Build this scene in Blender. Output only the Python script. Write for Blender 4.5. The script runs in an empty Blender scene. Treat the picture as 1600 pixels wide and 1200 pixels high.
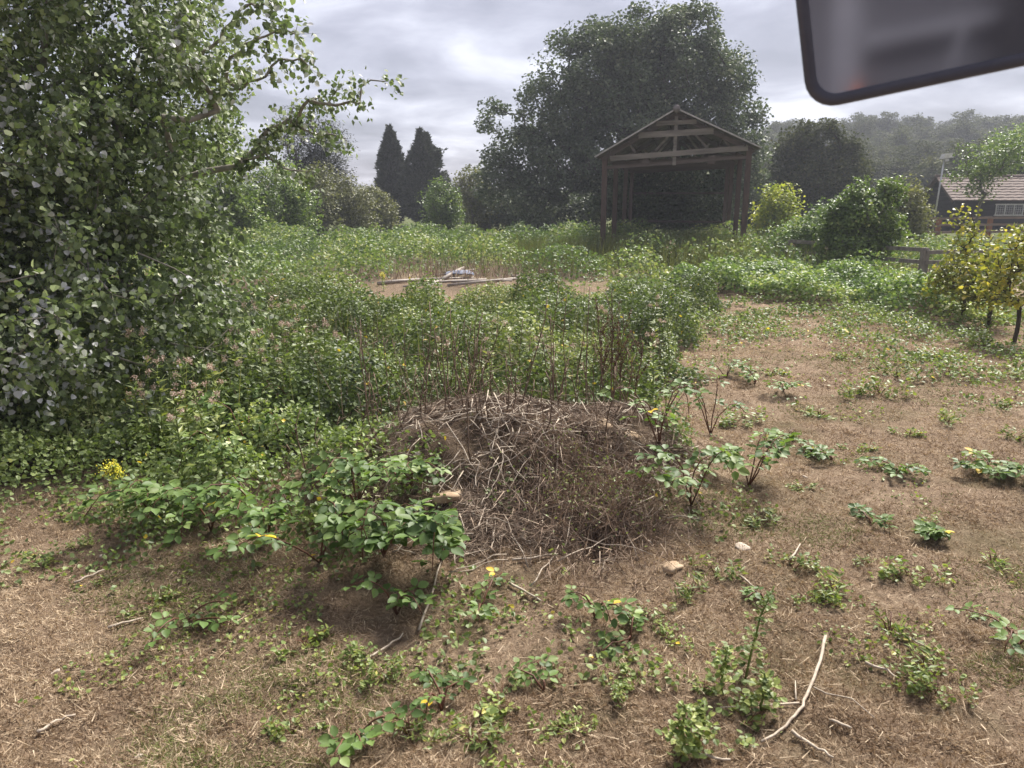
import bpy, math
import numpy as np
from mathutils import Vector

R = math.radians
rng = np.random.default_rng(11)
scene = bpy.context.scene
col = scene.collection

# ------------------------------------------------------------------ camera
CAM_Z, PITCH, FPX = 2.0, R(14.0), 1164.0
cam_d = bpy.data.cameras.new('camera')
cam_d.sensor_width = 36.0
cam_d.lens = 36.0 * FPX / 1600.0
cam_d.clip_start, cam_d.clip_end = 0.05, 3000.0
cam_d.dof.use_dof = True
cam_d.dof.focus_distance = 7.0
cam_d.dof.aperture_fstop = 5.6
cam = bpy.data.objects.new('camera', cam_d)
cam.location = (0, 0, CAM_Z)
cam.rotation_euler = (R(90) - PITCH, 0, 0)
col.objects.link(cam)
scene.camera = cam

# ------------------------------------------------------------------ light
SUN_EL, SUN_AZ = R(50), R(34)          # azimuth measured from +Y (view direction) towards +X
world = bpy.data.worlds.new('World')
scene.world = world
world.use_nodes = True
nt = world.node_tree
nt.nodes.clear()
def N(tree, typ, **kw):
    n = tree.nodes.new(typ)
    for k, v in kw.items():
        if k.startswith('i_'):
            key = k[2:]
            n.inputs[int(key) if key.isdigit() else key].default_value = v
        else:
            setattr(n, k, v)
    return n
def ramp(tree, stops, interp='LINEAR'):
    n = tree.nodes.new('ShaderNodeValToRGB')
    n.color_ramp.interpolation = interp
    e = n.color_ramp.elements
    while len(e) < len(stops):
        e.new(0.5)
    for el, (p, c) in zip(e, stops):
        el.position = p
        el.color = (c[0], c[1], c[2], 1.0)
    return n
L = nt.links.new
out = N(nt, 'ShaderNodeOutputWorld')
bg = N(nt, 'ShaderNodeBackground', i_Strength=0.1)
sky = N(nt, 'ShaderNodeTexSky', sky_type='NISHITA', sun_disc=False, sun_elevation=SUN_EL, sun_rotation=SUN_AZ)
tc = N(nt, 'ShaderNodeTexCoord')
sep = N(nt, 'ShaderNodeSeparateXYZ')
L(tc.outputs['Generated'], sep.inputs[0])
zc = N(nt, 'ShaderNodeMath', operation='MAXIMUM', i_1=0.0)
L(sep.outputs['Z'], zc.inputs[0])
za = N(nt, 'ShaderNodeMath', operation='ADD', i_1=0.16)
L(zc.outputs[0], za.inputs[0])
dx = N(nt, 'ShaderNodeMath', operation='DIVIDE')
dy = N(nt, 'ShaderNodeMath', operation='DIVIDE')
L(sep.outputs['X'], dx.inputs[0]); L(za.outputs[0], dx.inputs[1])
L(sep.outputs['Y'], dy.inputs[0]); L(za.outputs[0], dy.inputs[1])
comb = N(nt, 'ShaderNodeCombineXYZ', i_Z=3.1)
L(dx.outputs[0], comb.inputs[0]); L(dy.outputs[0], comb.inputs[1])
n1 = N(nt, 'ShaderNodeTexNoise', i_Scale=1.5, i_Detail=9.0, i_Roughness=0.55, i_Distortion=0.25)
L(comb.outputs[0], n1.inputs['Vector'])
cr = ramp(nt, [(0.36, (.74, .73, .92)), (0.46, (1.02, 1.01, 1.25)), (0.53, (1.35, 1.34, 1.62)), (0.60, (1.8, 1.8, 2.1)), (0.69, (2.5, 2.5, 2.85))])
L(n1.outputs['Fac'], cr.inputs[0])
skm = N(nt, 'ShaderNodeMix', data_type='RGBA')
skm.inputs[0].default_value = 0.94
L(sky.outputs[0], skm.inputs[6]); L(cr.outputs[0], skm.inputs[7])
L(skm.outputs[2], bg.inputs[0])
L(bg.outputs[0], out.inputs[0])

sun_d = bpy.data.lights.new('sun', 'SUN')
sun_d.energy = 2.9
sun_d.angle = R(20)
sun_d.color = (1.0, 0.95, 0.88)
sun = bpy.data.objects.new('sun', sun_d)
sd = Vector((math.sin(SUN_AZ) * math.cos(SUN_EL), math.cos(SUN_AZ) * math.cos(SUN_EL), math.sin(SUN_EL)))
sun.rotation_euler = sd.to_track_quat('Z', 'Y').to_euler()
col.objects.link(sun)

scene.view_settings.view_transform = 'Standard'
scene.view_settings.look = 'None'
scene.view_settings.exposure = 1.88
scene.view_settings.gamma = 1.0
scene.render.engine = 'CYCLES'
scene.cycles.max_bounces = 6
scene.cycles.diffuse_bounces = 4
scene.cycles.transmission_bounces = 3
scene.cycles.glossy_bounces = 3
scene.cycles.volume_bounces = 0

# ------------------------------------------------------------------ helpers: where things stand
def ray(px, py):
    a, b = (px - 800) / FPX, (600 - py) / FPX
    return np.array([a, math.cos(PITCH) + b * math.sin(PITCH), -math.sin(PITCH) + b * math.cos(PITCH)])
def W(px, py, Y):
    d = ray(px, py)
    return np.array([0, 0, CAM_Z]) + d * (Y / d[1])
def hash2(ix, iy, s):
    n = (ix * 374761393 + iy * 668265263 + s * 982451653) & 0x7fffffff
    n = ((n ^ (n >> 13)) * 1274126177) & 0x7fffffff
    return ((n ^ (n >> 16)) & 0xffff) / 65535.0
def vn(x, y, s=0):
    x = np.asarray(x, float); y = np.asarray(y, float)
    ix = np.floor(x).astype(np.int64); iy = np.floor(y).astype(np.int64)
    fx = x - ix; fy = y - iy
    fx = fx * fx * (3 - 2 * fx); fy = fy * fy * (3 - 2 * fy)
    a = hash2(ix, iy, s); b = hash2(ix + 1, iy, s); c = hash2(ix, iy + 1, s); d = hash2(ix + 1, iy + 1, s)
    return (a + (b - a) * fx) * (1 - fy) + (c + (d - c) * fx) * fy
def fbm(x, y, s=0, o=3):
    t = 0; w = 0.5; n = 0
    for k in range(o):
        t = t + w * vn(x * 2 ** k, y * 2 ** k, s + k); n += w; w *= 0.5
    return t / n
def ss(a, b, x):
    t = np.clip((np.asarray(x, float) - a) / (b - a), 0, 1)
    return t * t * (3 - 2 * t)
def g2(x, y, cx, cy, sx, sy):
    return np.exp(-((x - cx) / sx) ** 2 - ((y - cy) / sy) ** 2)
def mound(x, y):
    r = np.sqrt(((x + 0.02) / 1.12) ** 2 + ((y - 5.1) / 1.0) ** 2)
    return 0.58 * np.exp(-(r ** 1.7) * 1.0)
def H(x, y):
    x = np.asarray(x, float); y = np.asarray(y, float)
    near = 1 - ss(14, 30, y)
    h = 0.10 * (fbm(x / 2.2, y / 2.2, 3) - 0.5) + near * 0.07 * (fbm(x / 0.55, y / 0.4, 9) - 0.5)
    h = h + near * 0.035 * (vn(x / 0.11, y / 0.11, 14) - 0.5)
    m = mound(x, y)
    h = h + m * (0.62 + 0.8 * fbm(x / 0.5, y / 0.42, 21))
    h = h + 0.20 * g2(x, y, 0.95, 5.35, 0.4, 0.5) + 0.17 * g2(x, y, -0.95, 4.75, 0.6, 0.5)
    h = h - 0.22 * g2(x, y, 0.47, 3.83, 0.09, 0.10)
    h = h + 11.0 * ss(75, 165, y) * ss(-5, 65, x)
    h = h + 0.9 * ss(15, 45, y) * ss(8, 25, x) * 0.3
    return h
def G(px, py):
    d = ray(px, py); z = 0.0
    for _ in range(12):
        t = (CAM_Z - z) / -d[2]
        z = float(H(d[0] * t, d[1] * t)) * 0.6 + z * 0.4
    return np.array([d[0] * t, d[1] * t, float(H(d[0] * t, d[1] * t))])
def unit(v):
    return v / np.maximum(np.linalg.norm(v, axis=-1, keepdims=True), 1e-9)

# ------------------------------------------------------------------ helpers: meshes
class Geo:
    def __init__(s):
        s.v, s.t, s.c, s.n = [], [], [], 0
    def add(s, v, t, c=0.5):
        v = np.asarray(v, np.float32).reshape(-1, 3); t = np.asarray(t, np.int32).reshape(-1, 3)
        s.v.append(v); s.t.append(t + s.n)
        s.c.append(np.broadcast_to(np.asarray(c, np.float32), (len(v),)))
        s.n += len(v)
        return s
    def mesh(s, name, mat, smooth=False):
        v = np.concatenate(s.v); t = np.concatenate(s.t); c = np.concatenate(s.c)
        me = bpy.data.meshes.new(name)
        me.vertices.add(len(v)); me.vertices.foreach_set('co', v.ravel())
        me.loops.add(len(t) * 3); me.loops.foreach_set('vertex_index', t.ravel())
        me.polygons.add(len(t))
        me.polygons.foreach_set('loop_start', np.arange(0, len(t) * 3, 3, dtype=np.int32))
        me.polygons.foreach_set('use_smooth', np.full(len(t), smooth))
        a = me.attributes.new('tint', 'FLOAT', 'POINT'); a.data.foreach_set('value', np.ascontiguousarray(c))
        me.update(calc_edges=True)
        me.materials.append(mat)
        return me
    def build(s, name, mat, parent=None, smooth=False):
        return link(name, s.mesh(name, mat, smooth), parent)
def link(name, data, parent=None, loc=None):
    o = bpy.data.objects.new(name, data)
    col.objects.link(o)
    if parent: o.parent = parent
    if loc is not None: o.location = loc
    return o
def tag(o, label=None, cat=None, group=None, kind=None):
    if label: o['label'] = label
    if cat: o['category'] = cat
    if group: o['group'] = group
    if kind: o['kind'] = kind
    return o
def empty(name, loc, label, cat, group=None, rz=0.0):
    o = link(name, None, None, loc)
    o.rotation_euler = (0, 0, rz)
    o.empty_display_size = 0.1
    return tag(o, label, cat, group)
BOXT = np.array([[0,2,1],[0,3,2],[4,5,6],[4,6,7],[0,1,5],[0,5,4],[1,2,6],[1,6,5],[2,3,7],[2,7,6],[3,0,4],[3,4,7]])
def box(g, a, b, c=0.5):
    (x0, y0, z0), (x1, y1, z1) = a, b
    return g.add([[x0,y0,z0],[x1,y0,z0],[x1,y1,z0],[x0,y1,z0],[x0,y0,z1],[x1,y0,z1],[x1,y1,z1],[x0,y1,z1]], BOXT, c)
def beam(g, p, q, w, h, c=0.5, up=(0, 0, 1)):
    p = np.array(p, float); q = np.array(q, float); d = unit(q - p); u = np.array(up, float)
    s = unit(np.cross(d, u)); u = np.cross(s, d)
    e = [p + sx * s * w / 2 + su * u * h / 2 for sx, su in ((-1,-1),(1,-1),(1,1),(-1,1))]
    e += [v + (q - p) for v in e]
    return g.add(e, BOXT, c)
def tube(g, pts, rad, k=5, c=0.5, cap=True):
    P = np.asarray(pts, float); n = len(P); rad = np.broadcast_to(np.asarray(rad, float), (n,))
    T = np.gradient(P, axis=0); T = unit(T)
    ref = np.array([0.31, 0.2, 0.93]) if abs(T[0][2]) < 0.8 else np.array([0.95, 0.3, 0.05])
    A = unit(np.cross(T, ref)); B = np.cross(T, A)
    th = np.arange(k) * 2 * np.pi / k
    V = P[:, None] + rad[:, None, None] * (np.cos(th)[None, :, None] * A[:, None] + np.sin(th)[None, :, None] * B[:, None])
    V = V.reshape(-1, 3); t = []
    for i in range(n - 1):
        for j in range(k):
            a, b = i * k + j, i * k + (j + 1) % k
            t += [[a, b, b + k], [a, b + k, a + k]]
    if cap:
        for j in range(1, k - 1):
            t += [[0, j + 1, j], [(n - 1) * k, (n - 1) * k + j, (n - 1) * k + j + 1]]
    return g.add(V, t, c)
# leaf shapes: along +Y, face +Z, length 1
L2 = (np.array([[0,0,0],[.36,.48,.10],[0,1,-.04],[-.36,.48,.10]]), np.array([[0,1,2],[0,2,3]]))
L4 = (np.array([[0,0,0],[.40,.30,.09],[.33,.68,.06],[0,1,-.08],[-.33,.68,.06],[-.40,.30,.09]]), np.array([[0,1,2],[0,2,3],[0,3,4],[0,4,5]]))
LP = (np.array([[0,0,0],[.46,.22,.07],[.40,.62,.03],[0,1,-.10],[-.40,.62,.03],[-.46,.22,.07]]), np.array([[0,1,2],[0,2,3],[0,3,4],[0,4,5]]))
LS = (np.array([[0,0,0],[.16,.4,.04],[0,1,-.02],[-.16,.4,.04]]), np.array([[0,1,2],[0,2,3]]))
BL = (np.array([[-.5,0,0],[.5,0,0],[0,1,0]]), np.array([[0,1,2]]))
def leafy(n=4, wid=.36, ser=.05):
    ys = np.linspace(0, 1, n + 2); mid = [[0, y, -.10 * y * y] for y in ys]
    v = list(mid); li, ri = [], []
    for i, y in enumerate(ys[1:-1]):
        w = wid * math.sin(math.pi * min(1, y ** .75)) ** .8
        for s, l in ((1, ri), (-1, li)):
            l.append(len(v)); v.append([s * w, y + ser, .11 - .12 * y * y])
    t = []
    for s, l in ((1, ri), (-1, li)):
        ch = [0] + l + [n + 1]
        for i in range(n):
            m0, m1 = i, i + 1
            a, b = ch[i], ch[i + 1]
            q = ([[m0, b, m1]] if i == 0 else [[m0, a, b], [m0, b, m1]])
            t += [x if s == 1 else x[::-1] for x in q]
        x = [n, ch[n], n + 1]; t.append(x if s == 1 else x[::-1])
    return np.array(v), np.array(t)
LB = leafy()
def scatter(g, tpl, pos, axis, nrm, size, tint, wid=None):
    tv, tt = tpl
    axis = unit(axis); nrm = unit(nrm - (nrm * axis).sum(1, keepdims=True) * axis); side = np.cross(axis, nrm)
    size = np.broadcast_to(np.asarray(size, float), (len(pos),))
    wx = size if wid is None else np.broadcast_to(np.asarray(wid, float), (len(pos),))
    V = pos[:, None] + (wx[:, None, None] * tv[None, :, 0:1]) * side[:, None] + size[:, None, None] * (tv[None, :, 1:2] * axis[:, None] + tv[None, :, 2:3] * nrm[:, None])
    T = tt[None] + (np.arange(len(pos)) * len(tv))[:, None, None]
    c = np.repeat(np.broadcast_to(np.asarray(tint, float), (len(pos),)), len(tv))
    return g.add(V, T, c)
def rdir(n):
    return unit(rng.normal(size=(n, 3)))
def leafset(g, tpl, pos, size, tint, up=1.0, spread=0.6, droop=0.0, outward=None, ow=0.0):
    n = len(pos)
    nrm = np.array([0, 0, up]) + rng.normal(size=(n, 3)) * spread
    if outward is not None: nrm = nrm + outward * ow
    ax = rdir(n) * [1, 1, .5] + np.array([0, 0, -droop])
    scatter(g, tpl, pos, ax, nrm, size, tint)

# ------------------------------------------------------------------ materials
def newmat(name):
    m = bpy.data.materials.new(name); m.use_nodes = True
    t = m.node_tree; t.nodes.clear()
    o = N(t, 'ShaderNodeOutputMaterial'); p = N(t, 'ShaderNodeBsdfPrincipled')
    return m, t, o, p
def leaf_mat(name, stops, rough=0.42, trans=0.3, spec=0.5, tcol=(1.2, 1.3, 0.65), gain=(1.95, 1.62, 1.75)):
    m, t, o, p = newmat(name)
    stops = [(q, tuple(min(.8, v * f) for v, f in zip(c, gain))) for q, c in stops]
    at = N(t, 'ShaderNodeAttribute', attribute_name='tint')
    r = ramp(t, stops); t.links.new(at.outputs['Fac'], r.inputs[0])
    oi = N(t, 'ShaderNodeObjectInfo')
    hs = N(t, 'ShaderNodeHueSaturation')
    mr = N(t, 'ShaderNodeMapRange', i_3=0.82, i_4=1.18); t.links.new(oi.outputs['Random'], mr.inputs[0])
    t.links.new(mr.outputs[0], hs.inputs['Value']); t.links.new(r.outputs[0], hs.inputs['Color'])
    p.inputs['Roughness'].default_value = rough; p.inputs['Specular IOR Level'].default_value = spec
    t.links.new(hs.outputs[0], p.inputs['Base Color'])
    tr = N(t, 'ShaderNodeBsdfTranslucent')
    mu = N(t, 'ShaderNodeMix', data_type='RGBA', blend_type='MULTIPLY'); mu.inputs[0].default_value = 1.0
    mu.inputs[7].default_value = (*tcol, 1); t.links.new(hs.outputs[0], mu.inputs[6]); t.links.new(mu.outputs[2], tr.inputs[0])
    mx = N(t, 'ShaderNodeMixShader'); mx.inputs[0].default_value = trans
    t.links.new(p.outputs[0], mx.inputs[1]); t.links.new(tr.outputs[0], mx.inputs[2]); t.links.new(mx.outputs[0], o.inputs[0])
    return m
def solid_mat(name, c0, c1, rough=0.75, scale=8.0, stretch=(1, 1, 1), bump=0.3, spec=0.3, metal=0.0, tint=False):
    m, t, o, p = newmat(name)
    tcn = N(t, 'ShaderNodeTexCoord'); mp = N(t, 'ShaderNodeMapping'); mp.inputs['Scale'].default_value = stretch
    t.links.new(tcn.outputs['Object'], mp.inputs[0])
    no = N(t, 'ShaderNodeTexNoise', i_Scale=scale, i_Detail=6.0, i_Roughness=0.65); t.links.new(mp.outputs[0], no.inputs['Vector'])
    r = ramp(t, [(0.3, c0), (0.7, c1)])
    if tint:
        at = N(t, 'ShaderNodeAttribute', attribute_name='tint')
        ad = N(t, 'ShaderNodeMath', operation='ADD'); t.links.new(at.outputs['Fac'], ad.inputs[0]); t.links.new(no.outputs['Fac'], ad.inputs[1])
        hf = N(t, 'ShaderNodeMath', operation='MULTIPLY', i_1=0.5); t.links.new(ad.outputs[0], hf.inputs[0]); t.links.new(hf.outputs[0], r.inputs[0])
    else:
        t.links.new(no.outputs['Fac'], r.inputs[0])
    t.links.new(r.outputs[0], p.inputs['Base Color'])
    p.inputs['Roughness'].default_value = rough; p.inputs['Specular IOR Level'].default_value = spec; p.inputs['Metallic'].default_value = metal
    b = N(t, 'ShaderNodeBump', i_Strength=bump, i_Distance=0.01); t.links.new(no.outputs['Fac'], b.inputs['Height']); t.links.new(b.outputs[0], p.inputs['Normal'])
    t.links.new(p.outputs[0], o.inputs[0])
    return m
M = {}
BG = (2.25, 1.95, 2.1)
M['bramble'] = leaf_mat('bramble_leaf', [(0, (.030, .050, .018)), (.45, (.070, .108, .034)), (.80, (.115, .160, .054)), (.93, (.175, .22, .09)), (.965, (.28, .31, .19)), (1, (.40, .29, .03))], .5, .3, .4, (1.2, 1.3, .65), BG)
M['bramble_near'] = leaf_mat('bramble_leaf_near', [(0, (.026, .050, .016)), (.45, (.062, .108, .030)), (.80, (.105, .160, .048)), (.93, (.165, .21, .08)), (.965, (.26, .28, .12)), (1, (.40, .29, .03))], .5, .32, .3, (1.2, 1.3, .6), (1.75, 1.65, 1.6))
M['bramble_far'] = leaf_mat('bramble_leaf_far', [(0, (.032, .058, .022)), (.5, (.068, .115, .036)), (.85, (.13, .17, .060)), (1, (.24, .27, .14))], .5, .3, .4, (1.2, 1.3, .65), BG)
M['weed'] = leaf_mat('weed_leaf', [(0, (.045, .080, .020)), (.5, (.095, .150, .035)), (.9, (.17, .22, .060)), (1, (.36, .30, .07))], .5, .32)
M['lime'] = leaf_mat('lime_leaf', [(0, (.10, .16, .030)), (.5, (.20, .27, .045)), (1, (.36, .39, .07))], .45, .35)
M['poplar'] = leaf_mat('poplar_leaf', [(0, (.035, .050, .022)), (.5, (.075, .105, .040)), (.72, (.115, .155, .050)), (.80, (.17, .21, .085)), (.88, (.21, .235, .19)), (1, (.30, .32, .29))], .5, .25, .4, (1.05, 1.2, .8), (2.6, 2.4, 2.7))
M['oak'] = leaf_mat('oak_leaf', [(0, (.022, .034, .016)), (.6, (.042, .060, .028)), (.9, (.075, .095, .048)), (1, (.14, .16, .10))], .5, .22, .35, (1.1, 1.2, .8), (2.4, 2.15, 2.4))
M['conifer'] = leaf_mat('conifer_leaf', [(0, (.014, .022, .013)), (.6, (.026, .038, .022)), (1, (.050, .062, .034))], .6, .10)
M['olive'] = leaf_mat('olive_leaf', [(0, (.045, .060, .020)), (.6, (.085, .105, .035)), (1, (.15, .17, .07))], .5, .25)
M['wood_far'] = leaf_mat('woodland_leaf', [(0, (.024, .034, .014)), (.6, (.046, .062, .024)), (1, (.085, .100, .040))], .75, .2, .15)
M['green_tree'] = leaf_mat('green_leaf', [(0, (.030, .062, .016)), (.5, (.075, .130, .030)), (.9, (.13, .20, .050)), (1, (.25, .30, .12))], .42, .28)
M['sapling'] = leaf_mat('sapling_leaf', [(0, (.055, .085, .020)), (.45, (.13, .160, .032)), (.8, (.22, .235, .042)), (1, (.36, .33, .08))], .45, .35)
M['straw'] = leaf_mat('dry_grass', [(0, (.105, .068, .044)), (.35, (.275, .195, .130)), (.7, (.45, .35, .245)), (.9, (.60, .49, .36)), (.94, (.60, .50, .36)), (.96, (.10, .13, .035)), (1, (.15, .18, .045))], .75, .2, .2, (1.1, 1.0, .8), (1.15, 1.15, 1.12))
M['litter'] = leaf_mat('dead_stems', [(0, (.085, .060, .046)), (.4, (.18, .126, .092)), (.7, (.35, .27, .205)), (1, (.62, .53, .44))], .75, .1, .2, (1, 1, 1), (1.15, 1.15, 1.12))
M['stalk'] = solid_mat('dead_stalk', (.085, .055, .038), (.21, .145, .10), .8, 30, (1, 1, .3), .3)
M['stick'] = solid_mat('bleached_stick', (.28, .22, .165), (.56, .48, .38), .7, 25, (1, 1, 1), .4)
M['cane'] = solid_mat('bramble_cane', (.085, .032, .024), (.16, .075, .040), .55, 25, (1, 1, 1), .2)
M['seed'] = leaf_mat('seed_head', [(0, (.26, .17, .12)), (.6, (.48, .36, .29)), (1, (.68, .57, .50))], .9, .4, .1, (1, 1, 1), (1.1, 1.1, 1.1))
M['dock'] = leaf_mat('dock_seed', [(0, (.045, .022, .016)), (.6, (.095, .045, .03)), (1, (.16, .08, .05))], .8, .1, .2, (1, 1, 1), (1.15, 1.15, 1.12))
M['yellow'] = leaf_mat('yellow_bloom', [(0, (.55, .38, .03)), (.6, (.72, .52, .05)), (1, (.82, .66, .12))], .6, .3, .3, (1, 1, 1))
M['bark'] = solid_mat('grey_bark', (.085, .072, .058), (.24, .21, .175), .85, 9, (1, 1, .35), .8)
M['pale_bark'] = solid_mat('pale_bark', (.16, .14, .115), (.36, .33, .28), .8, 12, (1, 1, .35), .5)
M['dark_bark'] = solid_mat('dark_bark', (.035, .028, .022), (.10, .08, .062), .9, 9, (1, 1, .35), .8)
M['board'] = solid_mat('weathered_board', (.11, .095, .082), (.27, .235, .20), .8, 6, (.12, 1, 1), .5)
M['darkboard'] = solid_mat('brown_timber', (.058, .044, .037), (.125, .095, .078), .85, 6, (.15, 1, 1), .5)
M['post'] = solid_mat('rusty_post', (.055, .038, .031), (.125, .082, .064), .8, 9, (1, 1, .25), .4)
M['sheet'] = solid_mat('roof_sheet', (.10, .088, .085), (.23, .205, .20), .8, 2.5, (1, .4, 1), .2)
M['edge'] = solid_mat('roof_edge', (.30, .28, .26), (.50, .47, .44), .7, 8, (1, 1, 1), .2)
M['backwall'] = solid_mat('black_sheeting', (.012, .012, .014), (.03, .03, .034), .8, 3, (1, 1, 1), .2)
M['stone'] = solid_mat('sandstone', (.28, .19, .115), (.50, .39, .27), .9, 7, (1, 1, 1), .8)
M['greystone'] = solid_mat('pale_stone', (.32, .26, .20), (.60, .52, .43), .9, 9, (1, 1, 1), .7)
M['pole'] = solid_mat('pale_pole', (.24, .20, .17), (.42, .37, .32), .6, 6, (1, 1, 1), .3)
M['rag'] = solid_mat('blue_rag', (.06, .07, .13), (.28, .30, .36), .8, 14, (1, 1, 1), .4)
M['hutwall'] = solid_mat('black_boards', (.014, .012, .014), (.040, .036, .040), .7, 5, (.2, .2, 1), .3)
M['tile'] = solid_mat('pink_brown_tile', (.10, .074, .062), (.215, .158, .134), .8, 5, (1, 1, 1), .3)
M['white'] = solid_mat('white_frame', (.50, .48, .44), (.74, .72, .68), .6, 8, (1, 1, 1), .1)
M['glass'] = solid_mat('dark_pane', (.02, .022, .026), (.04, .042, .05), .08, 3, (1, 1, 1), .0, .6)
M['galv'] = solid_mat('galvanised', (.42, .42, .42), (.62, .62, .61), .45, 6, (1, 1, 1), .1, .5, .6)
M['fence'] = solid_mat('grey_fence', (.13, .115, .10), (.33, .29, .25), .85, 8, (1, 1, .3), .5)
M['redfence'] = solid_mat('red_fence', (.20, .085, .045), (.36, .17, .10), .85, 8, (1, 1, .3), .4)
M['rail'] = solid_mat('fence_rail', (.16, .105, .08), (.34, .25, .20), .85, 8, (.2, 1, 1), .4)

# ------------------------------------------------------------------ where the cover grows
def edge_right(y):            # right edge of the bramble thicket
    return np.interp(y, [5, 6.2, 7, 8.5, 10.5, 12, 14, 17], [1.15, 1.6, 1.95, 2.3, 2.85, 3.4, 4.4, 5.6])
def cover_main(x, y):         # bramble thicket behind the mound: height of the growth, 0 where none
    n = .25 * fbm(x / 1.1, y / 1.1, 40) + .75 * ss(.25, .75, fbm(x / .8, y / .8, 41, 2))
    er = edge_right(y) + (fbm(x / .8, y / .8, 44) - .5) * 1.3
    e = ss(0, 1.5, er - x) * ss(5.3, 6.8, y + .25 * np.abs(x + .2) + .8 * (fbm(x / .6, y / .6, 46) - .5)) * (1 - ss(12.0, 13.6, y - .25 * (x + 2)))
    lo = np.interp(y, [6, 8.5, 10.5, 13], [1, .95, .85, .72]); q = x / np.maximum(y, .1); lo = lo + (1 - lo) * (ss(.03, .08, q) + ss(-.17, -.22, q))
    return e * (.12 + .85 * n) * lo * (1 - .3 * g2(x, y, .2, 6.2, 1.2, .8))
def cover_left(x, y):         # weeds left of the mound, in front of the big tree
    n = fbm(x / .7, y / .7, 50)
    a = ss(3.5, 5.3, y + .22 * (x + 2.2) + 1.3 * (fbm(x / .7, y / .6, 52) - .5)) * (1 - ss(-1.25, -.55, x + .15 * (y - 5))) * (1 - ss(7, 9, y))
    return a * (.10 + .55 * n) * (.45 + .55 * ss(4, 6, y))
def cover_right(x, y):        # low brambles at the far side of the dry path
    n = .3 * fbm(x / .9, y / .9, 60) + .7 * ss(.25, .75, fbm(x / .7, y / .8, 61, 2))
    d = np.interp(x, [3.0, 4.4, 5.5, 6.5, 8.0, 9.5, 12], [17.5, 16.0, 13.9, 12.6, 11.9, 12.6, 13.5]) + 2.2 * (fbm(x / .8, y / .8, 63) - .5)
    e = ss(0, 1.2, y - d) * (1 - ss(17.5, 19.5, y)) * ss(3.2, 4.8, x) * (1 - ss(8.2, 9.6, x))
    return e * (.12 + .75 * n)
BUMPS = [(440,18.6,1.3,1.1),(490,19.2,1.2,1.05),(545,20.2,1.2,1.0),(620,26,1.6,1.0),(720,24,1.5,1.0),(745,21.3,.9,.95),(800,28,1.8,1.1),(870,27,1.2,1.0),(985,28,.8,.9),(660,30,2,1.15),(560,28,2,1.2),(1100,24.5,.9,.9),(1180,23,1.2,1.4),(1240,24,1.7,1.9),(1290,21.5,1.2,1.2),(1130,27,1,1.2),(460,27,2,1.3),(1215,20.5,1.1,.8),(690,33,2,1.2),(900,31,2,1.2),(590,23,1.0,.8),(680,22.6,.8,.7),(520,24,1.5,1.0)]
def cover_bank(x, y):         # tall bramble and nettle bank behind the poles
    n = fbm(x / 2.2, y / 2.2, 70)
    fr = np.interp(x, [-14, -7, -3.8, -3.0, -1, 0.5, 1.2, 2.4, 4, 6, 11], [14, 15, 16.5, 19.4, 19.6, 19.0, 16.5, 14.6, 15.5, 16.5, 17]) + 1.2 * (fbm(x / .9, y / .9, 75) - .5)
    e = ss(0, 1.3, y - fr) * (1 - ss(36, 39, y))
    n = .55 * ss(.2, .8, n) + .6 * ss(.35, .7, fbm(x / 1.3, y / 1.6, 73))
    T = e * (.10 + .36 * n) * (1 - .4 * g2(x, y, 6.2, 27, 3.0, 9)) * (1 - .7 * g2(x, y, 3.0, 24.5, 1.0, 2.2))
    for px, cy, r, h in BUMPS:
        cx = (px - 800) / FPX * cy * .985
        q = ((x - cx) / r) ** 2 + ((y - cy) / r) ** 2
        T = np.maximum(T, 1.25 * h * np.sqrt(np.clip(1 - q * (.8 + .5 * vn(x / .4, y / .4, 77)), 0, 1)))
    return T
class Field:
    """a height function kept on a fine grid, read back by interpolation"""
    def __init__(s, fn, x0, x1, y0, y1, st, mounds, base):
        xs, ys = np.arange(x0, x1, st), np.arange(y0, y1, st)
        A, B = np.meshgrid(xs, ys)
        T0 = fn(A, B); T = T0 * base; K = np.full(A.shape, .5)
        ok = T0 > .05
        for cx, cy, r, h, k in mounds:
            i0, i1 = np.searchsorted(xs, [cx - r, cx + r]); j0, j1 = np.searchsorted(ys, [cy - r, cy + r])
            a_, b_ = A[j0:j1, i0:i1], B[j0:j1, i0:i1]
            q = ((a_ - cx) ** 2 + (b_ - cy) ** 2) / r ** 2 * (.75 + .6 * vn(a_ / .3, b_ / .3, 77))
            v = h * np.sqrt(np.clip(1 - q, 0, 1)) * ss(.02, .26, T0[j0:j1, i0:i1])
            w = v > T[j0:j1, i0:i1]
            T[j0:j1, i0:i1] = np.where(w, v, T[j0:j1, i0:i1]); K[j0:j1, i0:i1] = np.where(w, k, K[j0:j1, i0:i1])
        s.T, s.K, s.x0, s.y0, s.st, s.n = T, K, x0, y0, st, A.shape
    def _at(s, F, x, y):
        u = (np.asarray(x, float) - s.x0) / s.st; v = (np.asarray(y, float) - s.y0) / s.st
        ins = (u >= 0) & (v >= 0) & (u < s.n[1] - 1.01) & (v < s.n[0] - 1.01)
        u = np.clip(u, 0, s.n[1] - 1.02); v = np.clip(v, 0, s.n[0] - 1.02)
        i, j = u.astype(int), v.astype(int); fu, fv = u - i, v - j
        return ins * ((F[j, i] * (1 - fu) + F[j, i + 1] * fu) * (1 - fv) + (F[j + 1, i] * (1 - fu) + F[j + 1, i + 1] * fu) * fv)
    def __call__(s, x, y): return s._at(s.T, x, y)
    def kind(s, x, y): return s._at(s.K, x, y)
mr = np.random.default_rng(5)
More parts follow.
